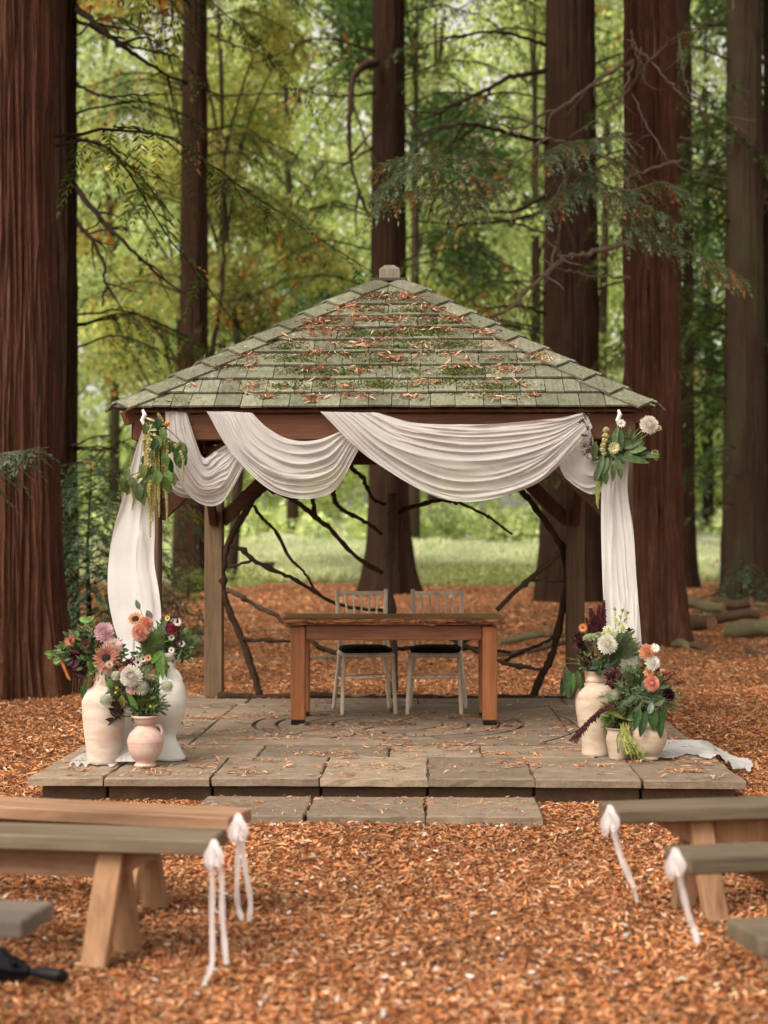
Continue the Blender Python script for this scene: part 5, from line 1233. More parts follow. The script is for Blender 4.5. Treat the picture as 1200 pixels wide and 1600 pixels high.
# ------------------------------------------------------------------ trees
def trunk_mesh(name, x, y, z0, H, r0, mat, parent, na=140, nz=220, flare=.5, fh=.9, amp=.035, freq=5.5, seed=0, lean=(0, 0), taper=.35, zdense=7.0, lobes=7):
    zz = np.concatenate([np.linspace(-.25, zdense, nz), np.linspace(zdense, H, 24)[1:]]); a = np.linspace(0, 2 * np.pi, na, endpoint=False)
    Z, A = np.meshgrid(zz, a, indexing='ij'); R0 = r0 * (1 - taper * np.clip(Z, 0, H) / H)
    g = np.random.default_rng(seed); lob = sum(np.sin(A * k + g.uniform(0, 6.28)) * w for k, w in ((3, .3), (5, .35), (lobes, .35)))
    fl = flare * r0 * np.exp(-np.clip(Z, 0, 99) / fh) * (1 + .55 * lob)
    rr = R0 + fl
    ca, sa = np.cos(A), np.sin(A); wx = fbm(np.stack([ca * 2, sa * 2, Z * .8], -1), 3, seed) * .35
    q = np.stack([ca * freq * r0 * 2 + wx, sa * freq * r0 * 2 + wx, Z * .42], -1)
    n1 = fbm(q, 3, seed + 1); rid = 1 - np.abs(n1) * 2.4; n2 = fbm(np.stack([ca * freq * r0 * 7, sa * freq * r0 * 7, Z * 1.6], -1), 3, seed + 2)
    rid = np.clip(rid, -1.2, 1); q3 = np.stack([ca * freq * r0 * 4.6 + wx * 2, sa * freq * r0 * 4.6 + wx * 2, Z * .5], -1); r3_ = 1 - np.abs(fbm(q3, 2, seed + 9)) * 3.0
    rr = rr + amp * (rid - .5) + amp * .5 * np.clip(r3_, -1, 1) + amp * .35 * n2 + r0 * .04 * lob
    X = x + rr * ca + lean[0] * Z; Y = y + rr * sa + lean[1] * Z
    V = np.stack([X, Y, Z + z0], -1).reshape(-1, 3); i = np.arange(len(zz) - 1)[:, None] * na; j = np.arange(na)[None]; jn = (j + 1) % na
    F = np.stack([(i + j).ravel(), (i + jn).ravel(), (i + na + jn).ravel(), (i + na + j).ravel()], -1)
    o = link(name, fast_mesh(name, V, F, M[mat], smooth=True)); o.parent = parent; o.location = -Vector(parent.location); return o

GP = np.array([(.040, .075, .020), (.060, .105, .026), (.032, .058, .020), (.085, .125, .032)])
GY = np.array([(.13, .17, .03), (.19, .20, .035), (.10, .15, .03)])
OR = np.array([(.36, .16, .03), (.30, .10, .03), (.42, .22, .06)])
def diamonds(C, D_, Nn, L, Wd, T):
    """leaf quads: centre base C, direction D_, normal N"""
    D_ = D_ / np.linalg.norm(D_, axis=1)[:, None]; Sd = np.cross(D_, Nn); Sd /= (np.linalg.norm(Sd, axis=1)[:, None] + 1e-9)
    L = np.asarray(L)[:, None]; Wd = np.asarray(Wd)[:, None]
    V = np.stack([C, C + D_ * L * .45 + Sd * Wd * .5, C + D_ * L, C + D_ * L * .45 - Sd * Wd * .5], 1).reshape(-1, 3)
    F = (np.arange(len(C))[:, None] * 4 + np.arange(4)[None]); return V, F, np.repeat(T, 4, 0)

def bough(parent, base, az, L, z_end, dens, leafL, leafW, seed, mat='twig_dark', r=.035, pal=None, orange=.06, start=.18, path=None, shootL=.55, twig_name='branch', rise=.12, fmat='leaf'):
    """drooping conifer bough: a branch with flat drooping sprays hung from it"""
    g = np.random.default_rng(seed); pal = GP if pal is None else pal
    if path is None:
        d = Vector((math.sin(az), math.cos(az), 0)); b = Vector(base); pts = [b, b + d * L * .3 + Vector((0, 0, rise * L * .5)), b + d * L * .65 + Vector((g.normal(0, .12), g.normal(0, .12), rise * L * .2 + z_end * .35)), b + d * L + Vector((g.normal(0, .2), g.normal(0, .2), z_end))]
    else: pts = [Vector(p) for p in path]; L = sum((pts[i + 1] - pts[i]).length for i in range(len(pts) - 1))
    n = max(10, int(L * 5)); c = crom(pts, n); off = Vector(parent.location)
    bb = MB(); bb.tube([p + Vector([g.normal(0, .012) for _ in range(3)]) - off for p in c], [r * (1 - .8 * i / (n - 1)) for i in range(n)], 6)
    if dens <= 0: return bb.build(twig_name, M[mat], parent, True)
    Cs = []; Ds = []; Ns = []; Ls = []; Ts = []; m = int(L * (1 - start) * dens); ca = np.array([p[:] for p in c])
    for k in range(m):
        f = start + (1 - start) * (k + g.random()) / m; t = f * (n - 1); i0 = min(int(t), n - 2); p = ca[i0] + (ca[i0 + 1] - ca[i0]) * (t - i0)
        ax = ca[i0 + 1] - ca[i0]; ax = ax / (np.linalg.norm(ax) + 1e-9); sd_ = np.cross(ax, (0, 0, 1)); sd_ /= (np.linalg.norm(sd_) + 1e-9)
        sg = 1 if k % 2 else -1; d = ax * g.uniform(.3, .9) + sd_ * sg * g.uniform(.6, 1.2) + np.array([0, 0, g.normal(-.15, .22)]); d /= np.linalg.norm(d)
        sl = shootL * (1 - .55 * f) * g.uniform(.5, 1.25); step = leafL * .42; q = max(4, int(sl / step)); fr = (np.arange(q) + .3) / q
        base_p = p + d * (sl * fr)[:, None] + np.array([0, 0, -1.0]) * (sl * .55 * fr ** 2)[:, None] + g.normal(0, leafL * .08, (q, 3))
        dd = d + np.array([0, 0, -1.1]) * fr[:, None]; pn = np.cross(d, (0, 0, 1)); pn = pn / (np.linalg.norm(pn) + 1e-9)
        col = pal[g.integers(len(pal))] * g.uniform(.6, 1.5); isor = g.random() < orange
        for s_ in (1, -1):
            Cs.append(base_p); Ds.append(dd * .75 + pn * s_ * .85 + g.normal(0, .12, (q, 3))); Ns.append(np.tile(np.array([0, 0, 1.0]) + g.normal(0, .35, 3), (q, 1)))
            Ls.append(leafL * (1.15 - .55 * fr) * g.uniform(.8, 1.2, q)); T = np.tile(col, (q, 1)) * g.uniform(.8, 1.2, (q, 1))
            if isor: T[int(q * g.uniform(0, .7)):] = OR[g.integers(3)] * g.uniform(.7, 1.3)
            Ts.append(T)
        Cs.append(base_p[-1:]); Ds.append(dd[-1:]); Ns.append(np.array([[0, 0, 1.0]])); Ls.append(np.array([leafL])); Ts.append(T[-1:])
        if leafL < .12:      # the twig of the spray
            bb.tube([Vector(base_p[0]) - off, Vector(base_p[q // 2]) - off, Vector(base_p[-1]) - off], [.003, .002, .0012], 4, False)
    C = np.concatenate(Cs); D_ = np.concatenate(Ds); Nn = np.concatenate(Ns); Lr = np.concatenate(Ls); T = np.concatenate(Ts)
    br = bb.build(twig_name, M[mat], parent, True)
    V, F, T = diamonds(C - np.array(off[:]), D_, Nn, Lr, Lr * leafW, T)
    link('foliage', fast_mesh('foliage', V, F, M[fmat], T), br); return br

def redwood(pxc, D, wpx, label, name='redwood_tree', H=19, mat='bark_far', flare=.45, fh=.8, amp=.03, na=110, nz=150, seed=1, lean=(0, 0), boughs=(), z=None, zd=None, taper=.32):
    x = (pxc - 600) / 2500 * D; zg = float(gz(x, D)) if z is None else z
    root = empty(name, (x, D, zg), 0, label, 'tree', 'tall trees around the gazebo'); r0 = wpx * D / 2500 / 2
    trunk_mesh('trunk', x, D, zg, H, r0, mat, root, na, nz, flare, fh, amp, 5.5 if D < 30 else 3.5, seed, lean, taper, zd or min(H - 2, D * .36 + 2))
    g = random.Random(seed * 31)
    for (zlo, zhi, n, L0, L1, azs, dens, orange) in boughs:
        for k in range(n):
            az = g.choice(azs) + g.uniform(-.45, .45); zz = g.uniform(zlo, zhi); l = g.uniform(L0, L1)
            bough(root, (x + lean[0] * zz + math.sin(az) * r0 * .8, D + math.cos(az) * r0 * .8, zg + zz), az, l, -g.uniform(.15, .5) * l, dens * 1.7, .17 if D > 30 else .11, .26, seed * 100 + k, r=.028 if D > 30 else .018, orange=orange, shootL=.95 if D > 30 else .75)
    return root, x, zg
PI = math.pi; LFT, RGT, FWD = -PI / 2, PI / 2, PI
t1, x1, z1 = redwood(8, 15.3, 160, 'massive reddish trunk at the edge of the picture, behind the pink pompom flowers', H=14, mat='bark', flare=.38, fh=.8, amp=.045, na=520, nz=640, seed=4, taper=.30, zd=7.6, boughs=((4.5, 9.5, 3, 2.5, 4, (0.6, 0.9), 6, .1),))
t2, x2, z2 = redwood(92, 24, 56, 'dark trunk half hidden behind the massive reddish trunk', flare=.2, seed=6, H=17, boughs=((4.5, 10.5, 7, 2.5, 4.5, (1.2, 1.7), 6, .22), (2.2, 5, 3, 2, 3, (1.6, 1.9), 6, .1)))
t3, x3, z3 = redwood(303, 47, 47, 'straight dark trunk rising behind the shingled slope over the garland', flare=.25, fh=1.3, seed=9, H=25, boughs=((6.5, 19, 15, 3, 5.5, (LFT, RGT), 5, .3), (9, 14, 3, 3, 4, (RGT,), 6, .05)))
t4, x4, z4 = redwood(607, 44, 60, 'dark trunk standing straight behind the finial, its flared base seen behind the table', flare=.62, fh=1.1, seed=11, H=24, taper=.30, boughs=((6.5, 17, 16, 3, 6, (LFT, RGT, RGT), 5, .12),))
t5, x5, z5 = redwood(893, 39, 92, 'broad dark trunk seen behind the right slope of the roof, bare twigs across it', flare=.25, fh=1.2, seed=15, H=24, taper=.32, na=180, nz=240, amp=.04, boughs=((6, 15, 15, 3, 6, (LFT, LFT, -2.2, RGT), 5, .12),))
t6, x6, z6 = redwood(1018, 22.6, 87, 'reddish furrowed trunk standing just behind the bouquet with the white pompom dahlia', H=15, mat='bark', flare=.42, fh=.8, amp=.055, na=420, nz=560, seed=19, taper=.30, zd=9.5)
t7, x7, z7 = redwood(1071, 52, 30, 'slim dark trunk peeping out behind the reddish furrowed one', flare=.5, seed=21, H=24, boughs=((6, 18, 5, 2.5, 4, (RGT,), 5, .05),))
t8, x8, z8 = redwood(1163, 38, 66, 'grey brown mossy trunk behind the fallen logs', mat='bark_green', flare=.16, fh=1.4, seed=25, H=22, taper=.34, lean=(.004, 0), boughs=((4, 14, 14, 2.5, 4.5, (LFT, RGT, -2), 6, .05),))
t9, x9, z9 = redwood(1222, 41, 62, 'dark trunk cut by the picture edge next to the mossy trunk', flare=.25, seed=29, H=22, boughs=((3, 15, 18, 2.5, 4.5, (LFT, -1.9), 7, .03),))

def pxb(parent, pts, r=.02, mat='twig_pale', name='branch', twigs=0, seed=0, tl=.5):
    """bare branch through photo points with distances"""
    g = random.Random(seed); q = [P(x, y, D) for x, y, D in pts]; n = len(q) * 7; c = crom(q, n); off = Vector(parent.location); b = MB()
    c = [p + Vector([g.gauss(0, .012) for _ in range(3)]) for p in c]
    b.tube([p - off for p in c], [r * (1 - .75 * i / (n - 1)) for i in range(n)], 6)
    for k in range(twigs):
        i = g.randint(n // 5, n - 2); p = c[i]; d = (c[i + 1] - p).normalized(); l = tl * g.uniform(.4, 1.3)
        e = (d + Vector([g.gauss(0, .6), g.gauss(0, .4), g.gauss(-.1, .6)])).normalized(); m_ = p + e * l * .5 + Vector((0, 0, g.uniform(-.05, .08) * l)); e2 = m_ + (e + Vector([g.gauss(0, .3) for _ in range(3)])).normalized() * l * .5
        b.tube([v - off for v in crom([p, m_, e2], 6)], [r * .45, r * .4, r * .33, r * .26, r * .2, r * .12], 5, False)
    return b.build(name, M[mat], parent, True)
# bare pale branches of the furrowed trunk
for k, (pts, r, tw) in enumerate((
    ([(985, 378, 22.3), (940, 390, 21.5), (900, 398, 20.5), (875, 400, 20), (870, 378, 19.5)], .045, 5),
    ([(880, 402, 20.2), (845, 435, 19), (800, 478, 18), (765, 495, 17.5), (700, 505, 17)], .035, 5),
    ([(985, 96, 22.3), (930, 128, 21.5), (875, 168, 20.5), (800, 205, 20), (740, 232, 19.5)], .030, 8),
    ([(985, 45, 22.2), (1000, 90, 21.6), (1010, 130, 21.2)], .014, 3),
    ([(982, 140, 22.2), (1010, 100, 21.5), (1040, 70, 21.3), (1090, 40, 21), (1150, 10, 21)], .022, 6),
    ([(982, 60, 22), (995, 85, 21.4), (1005, 130, 21.2)], .012, 2),
    ([(1000, 75, 21.8), (1030, 110, 21.3), (1060, 145, 21), (1100, 175, 21), (1180, 190, 21)], .016, 6),
    ([(1062, 60, 22), (1066, 100, 21.6), (1074, 140, 21.5), (1100, 165, 21)], .018, 4),
    ([(990, 95, 22), (970, 150, 21.4), (940, 180, 21), (890, 215, 20)], .018, 5),
    ([(985, 137, 22), (960, 170, 21), (950, 200, 20.5), (930, 230, 20)], .012, 3),
    ([(986, 434, 22), (960, 434, 21.6), (920, 430, 21), (870, 418, 20.5), (845, 405, 20.3)], .020, 4),
    ([(990, 150, 22), (1020, 210, 21.3), (1060, 260, 21), (1140, 280, 21)], .014, 5),
    ([(985, 210, 22), (950, 212, 21.5), (900, 250, 20.6), (870, 300, 20)], .018, 6),
    ([(1062, 215, 22), (1100, 220, 21.8), (1140, 222, 21.6)], .014, 2))):
    pxb(t6, pts, r, 'twig_pale', seed=200 + k, twigs=tw)
for k, (pts, r, tw) in enumerate((
    ([(853, 110, 38.3), (800, 120, 37), (740, 150, 36), (690, 175, 36), (640, 195, 36)], .07, 6),
    ([(853, 70, 38.3), (780, 50, 37), (700, 60, 36), (650, 80, 36)], .05, 6),
    ([(853, 222, 38.3), (800, 210, 37), (740, 195, 36), (690, 198, 36), (640, 215, 36)], .07, 6),
    ([(853, 305, 38.3), (800, 330, 37), (740, 325, 36), (680, 308, 36)], .06, 4),
    ([(855, 330, 38.3), (790, 345, 36), (720, 350, 36), (640, 345, 35)], .05, 5),
    ([(852, 490, 38.3), (810, 478, 37.6), (770, 480, 37), (735, 478, 37)], .05, 3),
    ([(860, 250, 38.4), (900, 400, 37)], .03, 2))):
    pxb(t5, pts, r, 'twig_dark', seed=300 + k, twigs=tw, tl=1.0)
pxb(t4, [(587, 97, 43.4), (566, 104, 43), (551, 125, 42.8), (548, 170, 42.6), (546, 220, 42.6), (552, 270, 42.6), (566, 312, 42.6)], .12, 'stick', seed=1, twigs=3, tl=1.2)
pxb(t4, [(587, 100, 43.4), (556, 118, 43), (552, 160, 42.6), (570, 215, 42.4), (590, 260, 42)], .06, 'stick', seed=2, twigs=3, tl=1.2)
for k, (pts, r) in enumerate((([(640, 180, 43.5), (700, 290, 42), (740, 380, 41), (800, 420, 41)], .05), ([(586, 145, 43.5), (520, 150, 43), (440, 135, 43)], .045), ([(586, 80, 43.5), (500, 60, 43), (420, 90, 42)], .04), ([(583, 230, 43.5), (540, 255, 43), (500, 250, 42)], .04))): pxb(t4, pts, r, 'twig_dark', seed=30 + k, twigs=5, tl=1.3)
for k, (pts, r, p_) in enumerate((
    ([(118, 10, 24), (170, 55, 23), (225, 95, 23), (290, 132, 23)], .055, t2), ([(118, 30, 24), (200, 70, 23.5), (290, 90, 23)], .03, t2), ([(118, 290, 24), (160, 345, 23.4), (200, 385, 23), (245, 430, 23)], .05, t2),
    ([(118, 215, 24), (160, 225, 23.5), (200, 260, 23), (280, 290, 23)], .028, t2), ([(118, 345, 24), (150, 385, 23.5), (165, 430, 23), (160, 480, 23)], .04, t2), ([(118, 130, 24), (160, 150, 23.4), (220, 147, 23), (290, 148, 23)], .028, t2),
    ([(122, 700, 24), (155, 702, 23.5), (190, 705, 23)], .035, t2), ([(330, 55, 47), (380, 75, 46), (420, 88, 45)], .05, t3), ([(330, 150, 47), (400, 148, 46), (480, 145, 45)], .04, t3), ([(328, 560, 46.4), (345, 470, 46), (350, 400, 46), (348, 340, 46), (352, 230, 46)], .08, t3), ([(352, 470, 46), (395, 462, 45.6), (440, 440, 45)], .07, t3))):
    pxb(p_, pts, r, 'twig_dark', seed=400 + k, twigs=6, tl=.8)
# sharp foreground sprays of the furrowed trunk, hanging left over the roof and right
tipO = .2
def spray(parent, pts, dens, seed, shootL=.46, leafL=.075, r=.012, orange=tipO, pal=np.array([(.12, .20, .12), (.15, .24, .15), (.09, .16, .09), (.18, .26, .17)])):
    return bough(parent, None, 0, 0, 0, dens * 1.9, leafL, .24, seed, 'twig_pale', r, pal, orange, .12, [P(x, y, D) for x, y, D in pts], shootL, fmat='leaf')
spray(t6, [(800, 470 - 190, 17.5), (745, 280, 17), (690, 262, 16.6), (640, 265, 16.4), (590, 300, 16.2)], 26, 501)
spray(t6, [(790, 275, 17.5), (735, 300, 17), (690, 295, 16.6), (630, 300, 16.4), (580, 330, 16.2)], 20, 502)
spray(t6, [(800, 250, 17.8), (730, 250, 17), (660, 240, 16.8), (600, 255, 16.6)], 20, 503)
spray(t6, [(800, 280, 17.5), (770, 300, 17), (740, 320, 16.8), (700, 330, 16.6)], 18, 504)
spray(t6, [(985, 210, 20), (930, 218, 18.5), (885, 225, 18), (845, 245, 17.5)], 22, 505); spray(t6, [(980, 240, 20), (940, 262, 18.5), (900, 285, 18), (845, 330, 17.5)], 18, 506)
spray(t6, [(870, 235, 18.5), (900, 270, 18.2), (950, 300, 18), (1010, 320, 17.8), (1060, 350, 17.6)], 22, 507); spray(t6, [(960, 290, 18), (1000, 340, 17.8), (1060, 385, 17.6), (1120, 410, 17.4), (1160, 435, 17.3)], 17, 508)
spray(t6, [(930, 280, 18.2), (980, 300, 18), (1030, 285, 17.9), (1075, 300, 17.8)], 20, 509); spray(t6, [(940, 300, 18.2), (970, 345, 18), (1010, 365, 17.9), (1050, 370, 17.8)], 18, 510)
pxb(t6, [(985, 30 + 230, 22), (900, 230, 19.5), (850, 220, 18.5), (800, 260, 17.6)], .03, 'twig_pale', seed=511, twigs=4)
pxb(t6, [(1062, 250, 22), (1000, 270, 19.5), (960, 285, 18.2)], .02, 'twig_pale', seed=512, twigs=2)
# sprigs on the left trunk and in front of it
spray(t1, [(-60, 745, 13.4), (-20, 738, 13), (20, 722, 12.7), (60, 700, 12.5)], 16, 520, .35, .07, .009, 0.0, np.array([(.07, .12, .075), (.09, .15, .10)]))
spray(t1, [(-60, 730, 13.4), (-20, 722, 13), (20, 706, 12.7), (52, 702, 12.5)], 14, 521, .3, .07, .008, 0.0, np.array([(.07, .12, .075), (.09, .15, .10)]))
for k, (x, y, D) in enumerate(((1145, 700, 35), (1150, 745, 35), (1140, 790, 35), (1150, 215, 35.5), (1155, 130, 36))):
    bough(t8, P(x + 6, y, D)[:], -1.9 + k * .3, 1.0, -.25, 9, .13, .24, 530 + k, r=.02, orange=0, shootL=.5, start=.05, pal=np.array([(.06, .12, .075), (.08, .15, .10)]))

# saplings and shrubs
def shrub(x, D, h, w, n, seed, label, pal=None, name='conifer_sapling', orange=.03, leafL=.10, cat='shrub', group='young conifers among the trunks'):
    g = random.Random(seed); zg = float(gz(x, D)); root = empty(name, (x, D, zg), 0, label, cat, group)
    MB().tube([(0, 0, -.05), (g.gauss(0, .04), 0, h * .5), (g.gauss(0, .08), 0, h)], [.03 + h * .008, .02, .006], 7).build('stem', M['twig_dark'], root, True)
    for k in range(n):
        f = (k + .5) / n; z = h * (.05 + .93 * f); az = k * 2.4 + g.uniform(-.3, .3); l = w * (1.08 - .75 * f) * g.uniform(.7, 1.2)
        bough(root, (x, D, zg + z), az, l, g.uniform(-.15, .1) * l, 13, leafL, .24, seed * 77 + k, r=.010, orange=orange, shootL=.35 + .22 * w, start=.1, pal=pal if pal is not None else np.array([(.07, .12, .07), (.09, .15, .09), (.12, .18, .10)]), rise=.15)
    return root
shrub(-3.75, 20.5, 2.6, 1.15, 60, 61, 'dense dark green conifer sapling filling the gap beside the massive reddish trunk')
shrub(-3.35, 22.0, 2.3, 1.0, 44, 62, 'paler conifer sapling directly behind the billowing white drape', np.array([(.09, .14, .07), (.12, .17, .08), (.07, .11, .05)]), orange=.12)
shrub(-4.3, 19.0, .9, .7, 12, 63, 'low conifer sprout at the foot of the dense dark sapling', leafL=.09)
shrub(-2.65, 20.5, .75, .55, 12, 64, 'small feathery sprout behind the flowers of the chalky white jar', np.array([(.09, .14, .10), (.07, .11, .08)]), leafL=.08)
shrub(7.05, 31.5, 1.15, .75, 16, 65, 'little green conifer growing at the foot of the mossy trunk')
shrub(8.3, 33, .9, .7, 12, 66, 'low green sprout at the edge of the picture behind the logs'); shrub(6.2, 30, .6, .6, 10, 67, 'low spreading sprout behind the fallen logs', leafL=.09)
shrub(-4.9, 40, .9, .9, 14, 68, 'small bright bush at the meadow edge behind the round branch screen', np.array([(.13, .20, .05), (.10, .16, .04)]), 'small_bush', leafL=.14)
shrub(7.6, 46, 1.3, 1.0, 14, 69, 'small bush in the gap behind the slim dark trunk', np.array([(.10, .16, .05), (.08, .13, .05)]), 'small_bush', leafL=.14)

# ------------------------------------------------------------------ broadleaf trees beyond the meadow
def crown_cloud(g, n, clumps, size, pal, oran, flat=.6):
    cl = g.choice(len(clumps), n, p=np.array([c[3] ** 2 for c in clumps]) / sum(c[3] ** 2 for c in clumps)); c = np.array(clumps)[cl]
    v = g.normal(0, 1, (n, 3)); v /= np.linalg.norm(v, axis=1)[:, None]; rad = g.random(n) ** .45
    C = c[:, :3] + v * (rad * c[:, 3])[:, None] * np.array([1, 1, flat])
    D_ = g.normal(0, 1, (n, 3)); D_[:, 2] -= .4; Nn = g.normal(0, 1, (n, 3)); base = pal[g.integers(len(pal), size=n)]
    hue = (fbm(C * .35, 2, 77) + .1)[:, None]; base = base * (1 + .7 * hue); ob = (fbm(C * .3, 2, 99) > .38) & (g.random(n) < oran * 3) if oran > 0 else np.zeros(n, bool); base[ob] = OR[g.integers(3, size=ob.sum())]
    L = size * g.uniform(.7, 1.4, n); return diamonds(C, D_, Nn, L, L * .75, np.clip(base, .005, .9) * g.uniform(.75, 1.3, (n, 1)))
def broadleaf(x, D, H, Rr, n, seed, label, pal, oran=0.0, low=2.0, size=.26, trunkr=.22, tmat='bark_green'):
    g = np.random.default_rng(seed); zg = float(gz(x, D)); root = empty('broadleaf_tree', (x, D, zg), 0, label, 'tree', 'broadleaf trees beyond the meadow')
    b = MB(); tip = Vector((g.normal(0, .5), g.normal(0, .5), H * .85)); pts = crom([(0, 0, -.3), (g.normal(0, .15), 0, H * .3), tip * .7, tip], 14); b.tube(pts, [trunkr * (1 - .85 * i / 13) for i in range(14)], 9); b.build('trunk', M[tmat], root, True)
    clumps = []
    for k in range(16):
        f = (k + .5) / 16; z = low + (H - low) * f; a = g.uniform(0, 6.28); rr = Rr * (math.sin(math.pi * min(.95, .18 + f * .8)) ** .6) * g.uniform(.25, 1.0); p = (math.cos(a) * rr, math.sin(a) * rr, z); clumps.append((*p, Rr * g.uniform(.28, .5)))
        i0 = int(min(.8, max(.1, z / H - .12)) * 13); bb = MB(); q = pts[i0]; bb.tube(crom([q, q.lerp(Vector(p), .5) + Vector((0, 0, .4)), Vector(p)], 7), [trunkr * .35, .05, .045, .04, .03, .02, .01], 5, False); bb.build('limb', M[tmat], root, True)
    V, F, T = crown_cloud(g, n, clumps, size, pal, oran); link('crown', fast_mesh('crown', V, F, M['leaf_far'], T), root); return root
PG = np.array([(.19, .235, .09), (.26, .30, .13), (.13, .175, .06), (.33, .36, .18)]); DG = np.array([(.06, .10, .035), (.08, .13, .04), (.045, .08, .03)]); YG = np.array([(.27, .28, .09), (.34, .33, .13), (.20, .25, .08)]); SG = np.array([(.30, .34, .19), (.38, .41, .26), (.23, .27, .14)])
PG, YG, SG = PG * 1.5, YG * 1.45, SG * 1.55  # far tints brightened: open light and haze put into the leaf colour
desc = ['pale green broadleaf tree beyond the meadow, behind the left side of the roof', 'yellowing broadleaf tree between the two dark trunks over the garland', 'bright green tree directly behind the left half of the roof', 'sage green tree seen just beside the finial', 'dense mid green tree between the finial and the broad dark trunk', 'tall pale tree whose top shows beside the broad dark trunk', 'deep green tree behind the slim dark trunk', 'dark green tree beside the mossy trunk', 'leafy pale tree at the edge behind the massive reddish trunk', 'orange tinged tree high between the dark trunks', 'low branching green tree at the far side of the meadow behind the screen', 'rounded green tree at the back of the meadow behind the right post', 'slender sage tree showing in the gap beside the hanging garland', 'dark green tree at the far right edge of the wood', 'large green tree with hanging boughs over the roof', 'pale sage tree high in the gap between the furrowed trunk and the mossy trunk']
specs = [(-13.5, 62, 19, 5.5, PG, .1, 2.5), (-7.5, 56, 18, 4.2, YG, .35, 5.5), (-3.8, 66, 21, 5, PG, .08, 5.5), (2.2, 72, 23, 5, SG, .0, 5), (5.5, 58, 18, 4.2, PG, .12, 4.8), (9.0, 66, 22, 4.2, SG, .0, 3), (13.0, 58, 19, 4.5, DG, .0, 2.5), (15.5, 64, 21, 5.0, DG, .0, 2.2), (-17.5, 70, 22, 6, SG, .0, 2.2), (-5.2, 52, 17, 3.2, YG, .6, 7.2), (-8.2, 82, 24, 6, SG, .05, 3.2), (9.5, 84, 25, 6, PG, .0, 3.5), (-12.5, 74, 24, 5.5, SG, .05, 2.5), (20, 66, 21, 5.5, DG, .0, 2), (1.0, 55, 17, 3.8, DG, .06, 6.5), (14.6, 72, 24, 4.6, SG, 0, 3)]
for k, (x, D, H, Rr, pal, oran, low) in enumerate(specs):
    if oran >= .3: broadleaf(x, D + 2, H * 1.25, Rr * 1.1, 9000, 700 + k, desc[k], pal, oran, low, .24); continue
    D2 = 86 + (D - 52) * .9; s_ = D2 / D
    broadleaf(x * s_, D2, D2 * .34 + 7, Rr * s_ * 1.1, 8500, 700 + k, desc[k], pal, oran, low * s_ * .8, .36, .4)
# unseen redwood crowns added above the frame, spread wide to shade the near ground
def redwood_shade_crown(root, x, D, z, z0, H, Rr, n, seed):
    g = np.random.default_rng(seed); off = np.array(root.location[:]); cl = []
    for k in range(26):
        f = (k + .5) / 26; a = k * 2.4; rr = Rr * (1 - .75 * f) * g.uniform(.3, 1); cl.append((x + math.cos(a) * rr - off[0], D + math.sin(a) * rr - off[1], z + z0 + (H - z0) * f + 1.0 - off[2], Rr * .30 * g.uniform(.8, 1.2)))
    V, F, T = crown_cloud(g, n, cl, .34, GP, .05, .35); link('crown', fast_mesh('crown', V, F, M['leaf'], T), root)
redwood_shade_crown(t1, x1, 15.3, z1, 9.0, 17, 8.0, 9000, 801); redwood_shade_crown(t2, x2, 24, z2, 11.5, 20, 6.0, 7000, 802); redwood_shade_crown(t6, x6, 22.6, z6, 11.5, 20, 8.5, 9500, 803)
redwood_shade_crown(t8, x8, 38, z8, 16.5, 25, 6, 5000, 804); redwood_shade_crown(t5, x5, 39, z5, 17, 27, 7, 6000, 805); redwood_shade_crown(t4, x4, 44, z4, 18.5, 28, 6, 5000, 806); redwood_shade_crown(t3, x3, 47, z3, 19.5, 28, 6, 5000, 807)
def far_wood():
    g = np.random.default_rng(900); n = 240000; cl = []
    for k in range(460):
        y = g.uniform(118, 150); x = g.uniform(-.47, .47) * y; z = float(gz(x, y)) + 52 * g.random() + 1; cl.append((x, y, z, g.uniform(3.4, 6)))
    for k in range(130):
        y = g.uniform(108, 125); x = g.uniform(-.48, .48) * y; cl.append((x, y, float(gz(x, y)) + g.uniform(0, 7), g.uniform(2.5, 4.5)))
    V, F, T = crown_cloud(g, n, cl, .56, SG * 1.25, 0, .9); o = link('far_woodland', fast_mesh('far_woodland', V, F, M['leaf_far'], T)); tag(o, 'pale mass of far woodland with haze painted into its leaf tint closing the view beyond the meadow', 'woodland', kind='stuff')  # pale tint stands in for distance haze
    b = MB()
far_wood()
# low trees / undergrowth line at the back of the meadow
def hedge():
    g = np.random.default_rng(905); cl = []
    for k in range(170):
        y = g.uniform(90, 102); x = g.uniform(-.45, .45) * y; cl.append((x, y, float(gz(x, y)) + g.uniform(.0, 1.2), g.uniform(.8, 1.7)))
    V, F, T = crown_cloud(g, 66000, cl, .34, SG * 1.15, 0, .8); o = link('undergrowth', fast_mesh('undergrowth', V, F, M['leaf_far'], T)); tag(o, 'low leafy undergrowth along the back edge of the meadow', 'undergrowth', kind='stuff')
hedge()
def grass():
    g = np.random.default_rng(33); n = 95000; y = 57 + 34 * g.random(n) ** 1.4; x = g.uniform(-1, 1, n) * (.27 * y + 1)
    cl = fbm(np.stack([x * .22, y * .12, x * 0], -1), 3, 5); k = (cl > -.25) | (y > 62); x, y, cl = x[k], y[k], cl[k]; n = len(x)
    C = np.stack([x, y, gz(x, y)], -1); D_ = g.normal(0, .35, (n, 3)); D_[:, 2] = 1; Nn = g.normal(0, 1, (n, 3)); Nn[:, 2] = 0
    pal = np.array([(.42, .48, .30), (.54, .57, .40), (.66, .64, .52), (.32, .40, .20)]); T = pal[g.integers(4, size=n)] * (1 + .6 * cl[:, None]); L = g.uniform(.10, .30, n) * (1 + .8 * (cl > .2))
    V, F, T = diamonds(C, D_, Nn, L, L * .22, T); o = link('meadow_grass', fast_mesh('meadow_grass', V, F, M['leaf'], T)); tag(o, 'pale green meadow grass running back from the needle covered floor', 'grass', kind='stuff')
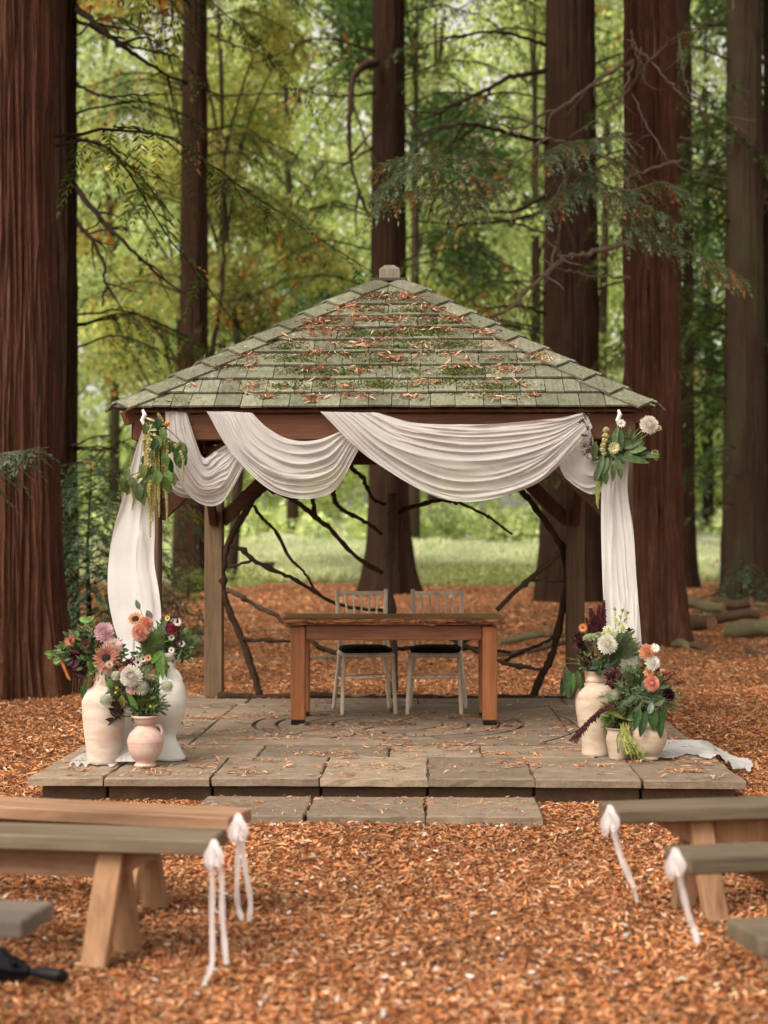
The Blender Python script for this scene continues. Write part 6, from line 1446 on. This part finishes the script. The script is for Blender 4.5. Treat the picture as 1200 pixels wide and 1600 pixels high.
grass()
def weeds():
    g = np.random.default_rng(43); n = 9000; y = g.uniform(53, 62, n); x = g.uniform(.3, 6.2, n); y2 = g.uniform(52, 60, 3000); x2 = g.uniform(-6.5, -4.2, 3000); x = np.concatenate([x, x2]); y = np.concatenate([y, y2]); n = len(x)
    C = np.stack([x, y, gz(x, y) + g.random(n) ** 2 * .55], -1); D_ = g.normal(0, .8, (n, 3)); D_[:, 2] += .4; Nn = g.normal(0, 1, (n, 3)); T = PG[g.integers(4, size=n)] * g.uniform(.7, 1.3, (n, 1)); L = g.uniform(.06, .16, n)
    V, F, T = diamonds(C, D_, Nn, L, L * .5, T); o = link('meadow_weeds', fast_mesh('meadow_weeds', V, F, M['leaf'], T)); tag(o, 'green weeds where the needle covered floor meets the meadow', 'weeds', kind='stuff')
weeds()

# ------------------------------------------------------------------ logs and small things behind
def log(p, q, r, mat, label, name='fallen_log', seed=0, taper=.85):
    g = random.Random(seed); p, q = Vector(p), Vector(q); c = (p + q) / 2; root = empty(name, c[:], 0, label, 'log', 'fallen logs behind the gazebo'); n = 26; m = 20; V = []
    d = (q - p).normalized(); u = d.orthogonal().normalized(); w = d.cross(u)
    for i in range(n):
        f = i / (n - 1); o = p.lerp(q, f) - c + Vector((0, 0, .03 * math.sin(f * 5 + seed)))
        for k in range(m):
            a = 6.283 * k / m; rr = r * (1 - (1 - taper) * f) * (1 + .18 * vnoise(np.array([[f * 6 + seed, math.cos(a) * 1.6, math.sin(a) * 1.6]]), seed)[0]); V.append(o + (u * math.cos(a) + w * math.sin(a)) * rr)
    b = MB(); b.add(V, [(i * m + k, i * m + (k + 1) % m, (i + 1) * m + (k + 1) % m, (i + 1) * m + k) for i in range(n - 1) for k in range(m)]); b.build('bark', M[mat], root, True)
    for e, s_ in ((0, -1), (n - 1, 1)):
        b = MB(); ring = V[e * m:(e + 1) * m]; cc = sum(ring, Vector()) / m + d * s_ * .003; b.add([cc] + [v + d * s_ * .002 for v in ring], [(0, k + 1, (k + 1) % m + 1) for k in range(m)]); b.build('sawn_end', M['inner'], root)
def lg(x0, y0, x1, y1, D0, D1, rpx, mat, label, seed, lift=0):
    a, b = P(x0, y0, D0), P(x1, y1, D1); log(a, b, rpx * D0 / 2500, mat, label, seed=seed)
lg(1064, 942, 1132, 948, 27, 26.6, 9, 'log_green', 'mossy log lying on top of the pile beside the furrowed trunk', 1); lg(1120, 944, 1174, 942, 27.4, 27, 9, 'log', 'reddish brown log at the top of the pile with a torn end', 2)
lg(1062, 966, 1112, 976, 24.5, 24, 13, 'log', 'short dark brown log with its sawn end showing at the foot of the pile', 3); lg(1112, 963, 1186, 961, 26, 26, 9, 'log', 'dark log in the middle of the pile with a split pale end', 4)
lg(1136, 984, 1240, 984, 24.3, 23.8, 14, 'log_green', 'thick pale mossy log with peeling bark at the picture edge', 5); lg(1055, 1006, 1082, 1011, 22, 21.6, 6.5, 'log_green', 'short mossy piece of log right beside the furrowed trunk', 6)
lg(1082, 1010, 1130, 1020, 21.6, 21.2, 6.5, 'log', 'thin dark broken log lying across the needles', 7); lg(1162, 1022, 1212, 1022, 20.5, 20.5, 8, 'log', 'short dark log nearest the picture edge, in front of the pale mossy one', 8)
lg(340, 1033, 560, 1027, 19.5, 19.9, 5.5, 'log_green', 'long pale log lying behind the round branch screen', 9); lg(770, 1022, 925, 1000, 20.2, 21.5, 5.5, 'log', 'long dark log seen past the right side of the screen', 10); lg(780, 1000, 880, 992, 22.5, 23, 6, 'log_green', 'grey log lying furthest back beyond the right side of the screen', 11)
def stone(x, y, rpx, D, label, seed):
    p = P(x, y, D); r = rpx * D / 2500; b = MB(); b.lathe([(.01, -r * .5), (r * .8, -r * .4), (r, 0), (r * .75, r * .4), (r * .3, r * .6), (.01, r * .62)], n=14); b.v = [tuple(Vector(v) * (1 + .2 * vnoise(np.array([[v[0] / r + seed, v[1] / r, v[2] / r]]), seed)[0])) for v in b.v]
    o = b.build('field_stone', M['stone_dark'], None, True); o.location = p; tag(o, label, 'stone')
stone(857, 992, 8, 22.8, 'brown stone resting on the needles past the right side of the screen', 3); stone(880, 1005, 5, 21.2, 'small dark stone by the foot of the back post', 5)
# stump with a flat top out in the meadow
sp_ = P(420, 893, 62); sp_.z = float(gz(sp_.x, 62)); st = empty('bird_bath', sp_[:], 0, 'small dark bird bath out in the meadow, framed by the branch screen', 'bird bath')
k_ = 62 / 2500; MB().lathe([(.05, 0), (6 * k_, 0), (5 * k_, 4 * k_), (3.4 * k_, 7 * k_), (4 * k_, 13 * k_)], n=14).build('pedestal', M['log'], st, True)
MB().lathe([(.05, 13 * k_), (6 * k_, 14 * k_), (10 * k_, 21 * k_), (10.5 * k_, 24 * k_), (9 * k_, 24 * k_), (5 * k_, 21 * k_), (.05, 20 * k_)], n=18).build('bowl', M['stone_dark'], st, True)
